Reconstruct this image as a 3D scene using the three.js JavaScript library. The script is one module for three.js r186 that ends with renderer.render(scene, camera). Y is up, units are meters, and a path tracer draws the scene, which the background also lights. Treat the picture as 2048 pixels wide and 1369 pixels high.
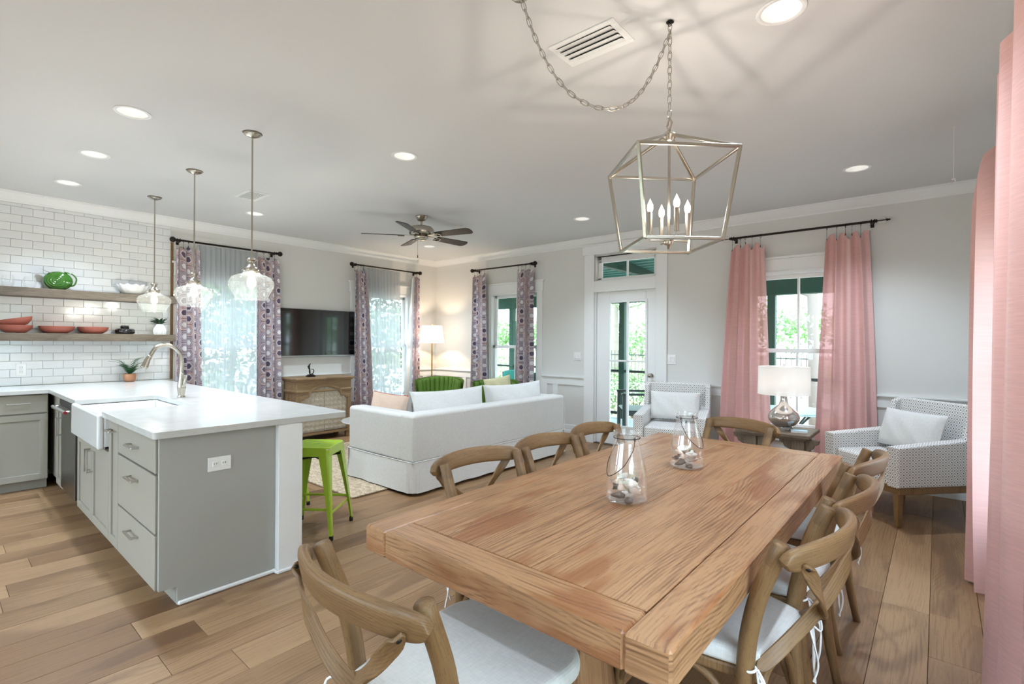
import * as THREE from 'three';
import { mergeGeometries } from 'three/addons/utils/BufferGeometryUtils.js';
import { RoundedBoxGeometry } from 'three/addons/geometries/RoundedBoxGeometry.js';
import { RectAreaLightUniformsLib } from 'three/addons/lights/RectAreaLightUniformsLib.js';

// ---------- camera ----------
const scene = new THREE.Scene();
const CAM = new THREE.Vector3(6.8165, 1.36, 5.8907);
const camera = new THREE.PerspectiveCamera(2 * Math.atan(684.5 / 999.4) * 180 / Math.PI, 2048 / 1369, 0.05, 200);
camera.position.copy(CAM);
camera.lookAt(CAM.x - 0.64901405, CAM.y, CAM.z - 0.76077642);
camera.rotateZ(0.0062);
// ---------- sky: an even, slightly cool overcast ----------
const SKY = new THREE.Color().setRGB(6.5, 8.2, 9.8);
scene.background = SKY;
// ---------- exposure ----------
const renderer = new THREE.WebGLRenderer({ antialias: true });
renderer.toneMapping = THREE.LinearToneMapping;
renderer.toneMappingExposure = 1.1;
renderer.shadowMap.enabled = true;
RectAreaLightUniformsLib.init();
// strength of the lamps of the place (candela)
const POWER = { can: 7.3, pendant: 0.9, candle: 0.3, floorLamp: 1.7, tableLamp: 0.16 };
const WARM = new THREE.Color().setRGB(1, 0.9, 0.78), CANWHITE = new THREE.Color().setRGB(0.79, 0.945, 1.12);
const H = 2.78, RX = 7.2, RZ = 8.4;     // ceiling height, room extent in x and z; the far corner is the origin
// ---------- helpers ----------
let seed = 20240611;
const rnd = () => { seed = (seed * 1664525 + 1013904223) >>> 0; return seed / 4294967296; };
const rr = (a, b) => a + (b - a) * rnd();
const V = (x, y, z) => new THREE.Vector3(x, y, z);
const PI = Math.PI, clamp = (x, a = 0, b = 1) => Math.min(b, Math.max(a, x));
const lerp = (a, b, t) => a + (b - a) * t, smooth = (a, b, x) => { const t = clamp((x - a) / (b - a)); return t * t * (3 - 2 * t); };
function clean(g) {                       // position, normal, uv only, not indexed
  let q = g.index ? g.toNonIndexed() : g;
  for (const k of Object.keys(q.attributes)) if (!['position', 'normal', 'uv'].includes(k)) q.deleteAttribute(k);
  if (!q.attributes.normal) q.computeVertexNormals();
  if (!q.attributes.uv) q.setAttribute('uv', new THREE.BufferAttribute(new Float32Array(q.attributes.position.count * 2), 2));
  q.morphAttributes = {}; q.groups = [];
  return q;
}
const merge = (list) => { const a = list.flat(9).map(clean); return a.length === 1 ? a[0] : mergeGeometries(a, false); };
const used = {};
const numbered = (n) => { const k = used[n] = (used[n] ?? -1) + 1; return k ? n + '_' + String(k).padStart(3, '0') : n; };
function tag(o, label, category, group) { o.userData.label = label; o.userData.category = category; if (group) o.userData.group = group; return o; }
function thing(name, label, category, pos = [0, 0, 0], turn = 0, group) {
  const o = new THREE.Group(); o.name = numbered(name); o.position.set(...pos); o.rotation.y = turn; scene.add(o);
  return tag(o, label, category, group);
}
function part(name, geos, mat, parent) {
  const m = new THREE.Mesh(Array.isArray(geos) ? merge(geos) : clean(geos), mat); m.name = name; parent.add(m); return m;
}
function share(name, geo, mat, parent, pos, rot) { const m = new THREE.Mesh(geo, mat); m.name = name; if (pos) m.position.set(...pos); if (rot) m.rotation.set(...rot); parent.add(m); return m; }
function single(name, label, category, geos, mat, group) {
  const m = new THREE.Mesh(merge([geos]), mat); m.name = numbered(name); scene.add(m); return tag(m, label, category, group);
}
function structure(name, label) { const o = new THREE.Group(); o.name = name; o.userData.kind = 'structure'; if (label) o.userData.label = label; scene.add(o); return o; }
function dup(src, label, pos, turn) { const r = src.clone(); r.name = numbered(src.name.replace(/_\d{3}$/, '')); r.userData = { ...src.userData }; if (label) r.userData.label = label; if (pos) r.position.set(...pos); if (turn !== undefined) r.rotation.y = turn; scene.add(r); return r; }
// --- shapes ---
const mv = (g, x = 0, y = 0, z = 0) => g.translate(x, y, z);
const rot = (g, x = 0, y = 0, z = 0) => { if (x) g.rotateX(x); if (y) g.rotateY(y); if (z) g.rotateZ(z); return g; };
function grain(g, axis = 'x', ou = 0, ov = 0) {          // uv in metres by the way each face points; the grain runs along axis
  g = g.index ? g.toNonIndexed() : g;
  const p = g.attributes.position, uv = new Float32Array(p.count * 2), A = 'xyz'.indexOf(axis), a = V(), b = V(), c = V();
  for (let i = 0; i < p.count; i += 3) {
    a.fromBufferAttribute(p, i); b.fromBufferAttribute(p, i + 1); c.fromBufferAttribute(p, i + 2);
    const n = b.clone().sub(a).cross(c.clone().sub(a)), q = [Math.abs(n.x), Math.abs(n.y), Math.abs(n.z)], d = q.indexOf(Math.max(...q));
    const o = [0, 1, 2].filter((k) => k !== d), U = o.includes(A) ? A : o[0], W = o.find((k) => k !== U);
    for (let j = 0; j < 3; j++) { const v = [p.getX(i + j), p.getY(i + j), p.getZ(i + j)]; uv[(i + j) * 2] = v[U] + ou; uv[(i + j) * 2 + 1] = v[W] + ov; }
  }
  g.setAttribute('uv', new THREE.BufferAttribute(uv, 2)); return g;
}
function bx(w, h, d, x = 0, y = 0, z = 0, c = 0.003, axis = 'x', ou = 0, ov = 0) {   // box with chamfered edges
  c = Math.min(c, w / 2.5, h / 2.5, d / 2.5);
  const P = [], W = w / 2, Hh = h / 2, D = d / 2, tri = (p, q, r) => {
    const n = new THREE.Vector3().crossVectors(q.clone().sub(p), r.clone().sub(p)), m = p.clone().add(q).add(r);
    P.push(...(n.dot(m) >= 0 ? [p, q, r] : [p, r, q]).flatMap((v) => [v.x, v.y, v.z]));
  }, quad = (p, q, r, s) => { tri(p, q, r); tri(p, r, s); };
  const cx = (sx, sy, sz) => V(sx * W, sy * (Hh - c), sz * (D - c)), cy = (sx, sy, sz) => V(sx * (W - c), sy * Hh, sz * (D - c)), cz = (sx, sy, sz) => V(sx * (W - c), sy * (Hh - c), sz * D);
  const S = [[-1, -1], [1, -1], [1, 1], [-1, 1]];
  for (const s of [-1, 1]) {
    quad(...S.map(([a, b]) => cx(s, a, b))); quad(...S.map(([a, b]) => cy(a, s, b))); quad(...S.map(([a, b]) => cz(a, b, s)));
  }
  if (c > 0) for (const a of [-1, 1]) for (const b of [-1, 1]) {
    quad(cx(a, b, -1), cx(a, b, 1), cy(a, b, 1), cy(a, b, -1)); quad(cx(a, -1, b), cx(a, 1, b), cz(a, 1, b), cz(a, -1, b)); quad(cy(-1, a, b), cy(1, a, b), cz(1, a, b), cz(-1, a, b));
    for (const e of [-1, 1]) tri(cx(a, b, e), cy(a, b, e), cz(a, b, e));
  }
  const g = new THREE.BufferGeometry(); g.setAttribute('position', new THREE.Float32BufferAttribute(P, 3));
  g.translate(x, y, z); g.computeVertexNormals(); return grain(g, axis, ou, ov);
}
const span = (x0, x1, y0, y1, z0, z1, c, axis, ou, ov) => bx(x1 - x0, y1 - y0, z1 - z0, (x0 + x1) / 2, (y0 + y1) / 2, (z0 + z1) / 2, c, axis, ou, ov);
const cyl = (r0, r1, h, x = 0, y = 0, z = 0, n = 20, open = false) => new THREE.CylinderGeometry(r1, r0, h, n, 1, open).translate(x, y + h / 2, z);   // r0 at the bottom
const ball = (r, x = 0, y = 0, z = 0, n = 16) => new THREE.SphereGeometry(r, n, Math.max(8, n * 0.7 | 0)).translate(x, y, z);
const ring = (R, r, x = 0, y = 0, z = 0, n = 20, m = 8) => new THREE.TorusGeometry(R, r, m, n).translate(x, y, z);      // axis along z
const lathe = (pts, n = 32) => new THREE.LatheGeometry(pts.map(([r, y]) => new THREE.Vector2(r, y)), n);
const curve = (pts, closed = false) => new THREE.CatmullRomCurve3(pts.map((p) => V(...p)), closed, 'catmullrom', 0.5);
const tube = (pts, r, n = 24, m = 8, closed = false) => new THREE.TubeGeometry(curve(pts, closed), n, r, m, closed);
function taper(pts, radii, n = 16, m = 10, flat = 1) {       // swept round bar whose radius changes; flat squeezes it across the binormal
  const cu = curve(pts), fr = cu.computeFrenetFrames(n, false), P = [], I = [], UV = [];
  const L = cu.getLength();
  for (let i = 0; i <= n; i++) {
    const t = i / n, c = cu.getPointAt(t), k = t * (radii.length - 1), r = lerp(radii[Math.floor(k)], radii[Math.min(radii.length - 1, Math.floor(k) + 1)], k % 1);
    for (let j = 0; j <= m; j++) {
      const a = j / m * 2 * PI, v = c.clone().addScaledVector(fr.normals[i], Math.cos(a) * r).addScaledVector(fr.binormals[i], Math.sin(a) * r * flat);
      P.push(v.x, v.y, v.z); UV.push(t * L, j / m * r * 6.28);
      if (i < n && j < m) { const q = i * (m + 1) + j; I.push(q, q + m + 1, q + 1, q + 1, q + m + 1, q + m + 2); }
    }
  }
  for (const [i, s] of [[0, 1], [n, -1]]) {
    const c = cu.getPointAt(i / n), k = P.length / 3; P.push(c.x, c.y, c.z); UV.push(0, 0);
    for (let j = 0; j < m; j++) { const q = i * (m + 1) + j; s > 0 ? I.push(k, q, q + 1) : I.push(k, q + 1, q); }
  }
  const g = new THREE.BufferGeometry(); g.setAttribute('position', new THREE.Float32BufferAttribute(P, 3)); g.setAttribute('uv', new THREE.Float32BufferAttribute(UV, 2)); g.setIndex(I);
  g.computeVertexNormals(); return g;
}
function strap(pts, w, t, wide, n = 24, e = 0.4, m = 16) {     // flat bent strip with rounded edges: wide(i) gives the direction of its width
  const cu = curve(pts), P = [], UV = [], I = [], L = cu.getLength(), f = (x) => Math.sign(x) * Math.pow(Math.abs(x), e);
  for (let i = 0; i <= n; i++) {
    const c = cu.getPointAt(i / n), tg = cu.getTangentAt(i / n), wd = V(...(typeof wide === 'function' ? wide(i / n) : wide));
    wd.addScaledVector(tg, -wd.dot(tg)).normalize(); const th = new THREE.Vector3().crossVectors(tg, wd).normalize(), ww = typeof w === 'function' ? w(i / n) : w;
    for (let j = 0; j <= m; j++) { const q = j / m * 2 * PI, a = ww / 2 * f(Math.cos(q)), d = t / 2 * f(Math.sin(q)), v = c.clone().addScaledVector(wd, a).addScaledVector(th, d); P.push(v.x, v.y, v.z); UV.push(i / n * L, a + d); if (i < n && j < m) { const k = i * (m + 1) + j; I.push(k, k + 1, k + m + 1, k + 1, k + m + 2, k + m + 1); } }
  }
  for (const [i, s] of [[0, 1], [n, -1]]) { const c = cu.getPointAt(i / n), k = P.length / 3; P.push(c.x, c.y, c.z); UV.push(0, 0); for (let j = 0; j < m; j++) { const q = i * (m + 1) + j; s > 0 ? I.push(k, q + 1, q) : I.push(k, q, q + 1); } }
  const g = new THREE.BufferGeometry(); g.setAttribute('position', new THREE.Float32BufferAttribute(P, 3)); g.setAttribute('uv', new THREE.Float32BufferAttribute(UV, 2)); g.setIndex(I); g.computeVertexNormals();
  const nn = g.attributes.normal, p0 = V(P[0], P[1], P[2]).sub(cu.getPointAt(0)); if (V(nn.getX(0), nn.getY(0), nn.getZ(0)).dot(p0) < 0) { for (let i = 0; i < I.length; i += 3) [I[i + 1], I[i + 2]] = [I[i + 2], I[i + 1]]; g.setIndex(I); g.computeVertexNormals(); }
  return g;
}
const poly = (pts) => { const s = new THREE.Shape(); pts.forEach(([x, y], i) => i ? s.lineTo(x, y) : s.moveTo(x, y)); s.closePath(); return s; };
function extrude(shape, depth, bevel = 0, seg = 1, cs = 12) { return new THREE.ExtrudeGeometry(shape, { depth: depth - 2 * bevel, bevelEnabled: bevel > 0, bevelThickness: bevel, bevelSize: bevel, bevelOffset: -bevel, bevelSegments: seg, curveSegments: cs }).translate(0, 0, bevel); }
function roundRect(w, h, r, x = 0, y = 0) { const s = new THREE.Shape(), a = x - w / 2, b = y - h / 2; s.moveTo(a + r, b); s.lineTo(a + w - r, b); s.quadraticCurveTo(a + w, b, a + w, b + r); s.lineTo(a + w, b + h - r); s.quadraticCurveTo(a + w, b + h, a + w - r, b + h); s.lineTo(a + r, b + h); s.quadraticCurveTo(a, b + h, a, b + h - r); s.lineTo(a, b + r); s.quadraticCurveTo(a, b, a + r, b); return s; }
const layFlat = (g) => g.rotateX(-PI / 2);                    // a shape drawn in x,y (y = -z) and extruded up
function surf(fn, nu, nv, closedU = false) {                  // parametric sheet; fn(u,v) -> [x,y,z,(uvx),(uvy)]
  const P = [], UV = [], I = [];
  for (let j = 0; j <= nv; j++) for (let i = 0; i <= nu; i++) { const q = fn(i / nu, j / nv); P.push(q[0], q[1], q[2]); UV.push(q[3] ?? i / nu, q[4] ?? j / nv); if (i < nu && j < nv) { const k = j * (nu + 1) + i; I.push(k, k + 1, k + nu + 1, k + 1, k + nu + 2, k + nu + 1); } }
  const g = new THREE.BufferGeometry(); g.setAttribute('position', new THREE.Float32BufferAttribute(P, 3)); g.setAttribute('uv', new THREE.Float32BufferAttribute(UV, 2)); g.setIndex(I); g.computeVertexNormals(); return g;
}
function pillow(w, h, t, pinch = 0.06, n = 22) {              // stuffed cushion standing in x,y, thickness along z
  const side = (s) => surf((u, v) => {
    const a = u * 2 - 1, b = v * 2 - 1, e = Math.pow(Math.max(0, (1 - a * a) * (1 - b * b)), 0.38);
    const wr = 0.004 * Math.sin(a * 9 + b * 5) * e;
    return [s * a * w / 2 * (1 - pinch + pinch * b * b), b * h / 2 * (1 - pinch + pinch * a * a), s * (e * t / 2 + wr), s * a * w / 2, b * h / 2];
  }, n, n);
  return merge([side(1), side(-1)]);
}
function soft(w, h, d, e1 = 0.35, e2 = 0.35, nu = 40, nv = 24) {    // superellipsoid: a stuffed block
  const f = (a, e) => Math.sign(a) * Math.pow(Math.abs(a), e);
  return grain(surf((u, v) => { const a = -u * 2 * PI, b = (v - 0.5) * PI; return [w / 2 * f(Math.cos(b), e1) * f(Math.cos(a), e2), h / 2 * f(Math.sin(b), e1), d / 2 * f(Math.cos(b), e1) * f(Math.sin(a), e2)]; }, nu, nv), 'x');
}
const rbox = (w, h, d, r, x = 0, y = 0, z = 0, s = 3) => { const g = new RoundedBoxGeometry(w, h, d, s, Math.min(r, w / 2.01, h / 2.01, d / 2.01)); g.translate(x, y, z); return grain(g, 'x'); };
// ---------- procedural textures ----------
const hash = (x, y, s) => { let h = Math.imul(x, 374761393) ^ Math.imul(y, 668265263) ^ Math.imul(s, 1274126177); h = Math.imul(h ^ (h >>> 13), 1274126177); return ((h ^ (h >>> 16)) >>> 0) / 4294967296; };
function vn(x, y, px, py, s) {            // tiling value noise
  const xi = Math.floor(x), yi = Math.floor(y), fx = x - xi, fy = y - yi, u = fx * fx * (3 - 2 * fx), v = fy * fy * (3 - 2 * fy);
  const x0 = ((xi % px) + px) % px, x1 = (x0 + 1) % px, y0 = ((yi % py) + py) % py, y1 = (y0 + 1) % py;
  return lerp(lerp(hash(x0, y0, s), hash(x1, y0, s), u), lerp(hash(x0, y1, s), hash(x1, y1, s), u), v);
}
function fbm(x, y, px, py, s, o = 3) { let a = 0.5, t = 0, n = 0; for (let i = 0; i < o; i++) { t += a * vn(x, y, px, py, s + i * 17); n += a; x *= 2; y *= 2; px *= 2; py *= 2; a *= 0.5; } return t / n; }
function dataTex(w, h, fn, srgb, sizeU = 1, sizeV = 1) {
  const d = new Uint8Array(w * h * 4);
  for (let j = 0; j < h; j++) for (let i = 0; i < w; i++) { const c = fn(i / w, j / h, i, j), k = (j * w + i) * 4; d[k] = clamp(c[0], 0, 255); d[k + 1] = clamp(c[1], 0, 255); d[k + 2] = clamp(c[2], 0, 255); d[k + 3] = 255; }
  return finishTex(new THREE.DataTexture(d, w, h), srgb, sizeU, sizeV);
}
function finishTex(t, srgb, su, sv) { t.wrapS = t.wrapT = THREE.RepeatWrapping; t.magFilter = THREE.LinearFilter; t.minFilter = THREE.LinearMipmapLinearFilter; if (srgb) t.colorSpace = THREE.SRGBColorSpace; t.repeat.set(1 / su, 1 / sv); t.needsUpdate = true; return t; }
const mixc = (a, b, t) => [lerp(a[0], b[0], t), lerp(a[1], b[1], t), lerp(a[2], b[2], t)];
// wood: pale ground, darker growth lines that wander, fine pores, some stained patches
function woodTex(w, h, su, sv, c0, c1, c2, o) {
  const col = new Uint8Array(w * h * 4), hgt = new Uint8Array(w * h * 4), S = o.seed;
  for (let j = 0; j < h; j++) for (let i = 0; i < w; i++) {
    const u = i / w, v = j / h, P = Math.round(o.long), Q = Math.round(o.rows);
    const warp = vn(u * P, v * Q * 0.5, P, Math.max(1, Math.round(Q * 0.5)), S) + 0.3 * vn(u * P * 2, v * Q, P * 2, Q, S + 1) + 0.05 * vn(u * P * 5, v * Q * 4, P * 5, Q * 4, S + 3), g = v * Q * o.lines + warp * o.wander, mask = 0.25 + 0.75 * smooth(0.35, 0.65, fbm(u * P * 2, v * Q * 3, P * 2, Q * 3, S + 40, 2));
    const ln = mask * Math.pow(0.5 + 0.5 * Math.sin(g * 2 * PI), o.sharp), pore = vn(u * P * 22, v * h * 0.55, P * 22, Math.round(h * 0.55), S + 5), tone = fbm(u * P * 0.5 + 3, v * Q * 0.5, Math.max(1, Math.round(P * 0.5)), Math.max(1, Math.round(Q * 0.5)), S + 9, 3);
    const fib = vn(u * P * 5, v * h * 0.3, P * 5, Math.round(h * 0.3), S + 2);
    const st = smooth(o.stain0, o.stain1, fbm(u * P * 1.5, v * Q * 1.4, Math.round(P * 1.5), Math.round(Q * 1.4), S + 31, 4));
    let c = mixc(c0, c1, clamp(ln * o.lineAmt + (fib - 0.5) * o.fibre + (tone - 0.5) * 0.7)); c = mixc(c, c2, st * o.stainAmt); const d = pore > 0.83 ? o.pore : 1;
    const k = (j * w + i) * 4; col[k] = clamp(c[0] * d, 0, 255); col[k + 1] = clamp(c[1] * d, 0, 255); col[k + 2] = clamp(c[2] * d, 0, 255); col[k + 3] = 255;
    const q = clamp(200 - ln * 90 - (pore > 0.83 ? 70 : 0) + (fib - 0.5) * 60, 0, 255); hgt[k] = hgt[k + 1] = hgt[k + 2] = q; hgt[k + 3] = 255;
  }
  return [finishTex(new THREE.DataTexture(col, w, h), true, su, sv), finishTex(new THREE.DataTexture(hgt, w, h), false, su, sv)];
}
const [tTable, hTable] = woodTex(1536, 1024, 2.4, 1.2, [182, 144, 108], [114, 80, 52], [138, 84, 48], { seed: 3, long: 4, rows: 8, lines: 13, wander: 14, sharp: 1.6, lineAmt: 0.55, fibre: 0.9, pore: 0.9, stain0: 0.58, stain1: 0.72, stainAmt: 0.55 });
const [tFloor, hFloor] = woodTex(1536, 1024, 2.4, 1.2, [178, 148, 114], [138, 108, 79], [120, 92, 68], { seed: 11, long: 3, rows: 7, lines: 10, wander: 9, sharp: 1.8, lineAmt: 0.42, fibre: 0.75, pore: 0.93, stain0: 0.55, stain1: 0.75, stainAmt: 0.45 });
const [tOak, hOak] = woodTex(512, 512, 0.8, 0.4, [182, 154, 118], [140, 112, 80], [128, 104, 78], { seed: 23, long: 3, rows: 6, lines: 9, wander: 9, sharp: 1.6, lineAmt: 0.4, fibre: 0.6, pore: 0.88, stain0: 0.5, stain1: 0.8, stainAmt: 0.6 });
const [tGrey, hGrey] = woodTex(512, 512, 0.8, 0.4, [150, 136, 120], [104, 92, 80], [92, 80, 68], { seed: 37, long: 3, rows: 6, lines: 9, wander: 6, sharp: 1.6, lineAmt: 0.5, fibre: 0.8, pore: 0.82, stain0: 0.5, stain1: 0.8, stainAmt: 0.5 });
const tWeave = dataTex(256, 256, (u, v, i, j) => { const a = Math.sin(u * 64 * 2 * PI), b = Math.sin(v * 64 * 2 * PI), q = 128 + 50 * (((i >> 1) + (j >> 1)) % 2 ? a : b) + (hash(i, j, 3) - 0.5) * 70; return [q, q, q]; }, false, 0.16, 0.16);
const tLinen = dataTex(256, 256, (u, v, i, j) => { const q = 240 + (vn(u * 128, v * 16, 128, 16, 4) - 0.5) * 10 + (vn(u * 16, v * 128, 16, 128, 8) - 0.5) * 10; return [q, q, q]; }, true, 0.3, 0.3);
const tSilk = dataTex(256, 256, (u, v) => { const q = 242 + (vn(u * 6, v * 150, 6, 150, 4) - 0.5) * 14; return [q, q, q]; }, true, 0.5, 0.35);
const tPaint = dataTex(256, 256, (u, v) => { const q = 128 + (fbm(u * 24, v * 24, 24, 24, 6, 3) - 0.5) * 120; return [q, q, q]; }, false, 0.3, 0.3);
const tStone = dataTex(256, 256, (u, v, i, j) => { const q = 244 + (fbm(u * 8, v * 8, 8, 8, 2, 4) - 0.5) * 14 + (hash(i, j, 9) > 0.985 ? -12 : 0); return [q, q, q - 1]; }, true, 0.6, 0.6);
const tBrush = dataTex(256, 256, (u, v) => { const q = 128 + (vn(u * 4, v * 128, 4, 128, 6) - 0.5) * 160; return [q, q, q]; }, false, 0.2, 0.2);
function canvasTex(w, h, su, sv, draw) { const c = document.createElement('canvas'); c.width = w; c.height = h; draw(c.getContext('2d'), w, h); return finishTex(new THREE.CanvasTexture(c), true, su, sv); }
// printed hexagon cloth
const tHex = canvasTex(768, 1024, 0.56, 0.7, (x, w, h) => {
  x.fillStyle = '#c2b0ae'; x.fillRect(0, 0, w, h);
  const hex = (cx, cy, r) => { x.beginPath(); for (let k = 0; k < 6; k++) { const a = k * PI / 3; x[k ? 'lineTo' : 'moveTo'](cx + r * Math.cos(a) * 1.0, cy + r * Math.sin(a)); } x.closePath(); };
  const cw = w / 4, ch = h / 5, pal = [['#aea2ad', '#544a60', '#cbc5c8'], ['#cbb2ae', '#dcdada', '#a598a2'], ['#b9adb4', '#e2e0e1', '#9a8e9b'], ['#c4a8a4', '#5d5166', '#cfc6c8'], ['#a9a0ae', '#d9d8db', '#a4989f']];
  for (let pass = 0; pass < 2; pass++) for (let i = -1; i <= 4; i++) for (let j = -1; j <= 5; j++) {
    const cx = (i + 0.5) * cw, cy = (j + (((i % 2) + 2) % 2 ? 0.5 : 0)) * ch + ch / 2, p = pal[(((i + 4) % 4) * 7 + ((j + 5) % 5) * 3) % 5], R = ch * 0.56;
    if (!pass) { x.strokeStyle = '#57485a'; x.lineWidth = 5; x.fillStyle = p[0]; hex(cx, cy, R); x.fill(); x.stroke(); for (let k = 0; k < 5; k++) { x.strokeStyle = '#d7cfce'; x.lineWidth = 2; x.beginPath(); x.moveTo(cx - R * 0.95, cy - R * 0.55 + k * R * 0.28); x.lineTo(cx + R * 0.95, cy - R * 0.55 + k * R * 0.28); x.stroke(); } }
    else { x.strokeStyle = '#5b4b5e'; x.lineWidth = 4; x.fillStyle = p[2]; hex(cx, cy, R * 0.72); x.fill(); x.stroke(); x.strokeStyle = '#cfc6c6'; x.lineWidth = 3; hex(cx, cy, R * 0.6); x.stroke(); x.fillStyle = p[1]; x.strokeStyle = '#4a3f52'; hex(cx, cy, R * 0.44); x.fill(); x.stroke(); }
  }
});
// woven diamonds and zigzags
const tDiamond = canvasTex(256, 256, 0.042, 0.05, (x, w, h) => {
  x.fillStyle = '#f6f5f3'; x.fillRect(0, 0, w, h);
  const dia = (cx, cy, a, b) => { x.beginPath(); x.moveTo(cx, cy - b); x.lineTo(cx + a, cy); x.lineTo(cx, cy + b); x.lineTo(cx - a, cy); x.closePath(); };
  x.strokeStyle = x.fillStyle = '#706b64';
  for (const [ox, oy] of [[0, 0], [w / 2, h / 2]]) for (const i of [-1, 0, 1, 2]) for (const j of [-1, 0, 1, 2]) {
    const cx = ox + i * w, cy = oy + j * h; x.lineWidth = 10; dia(cx, cy, w * 0.5 - 14, h * 0.5 - 16); x.stroke(); dia(cx, cy, w * 0.16, h * 0.17); x.fill();
  }
});
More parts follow.
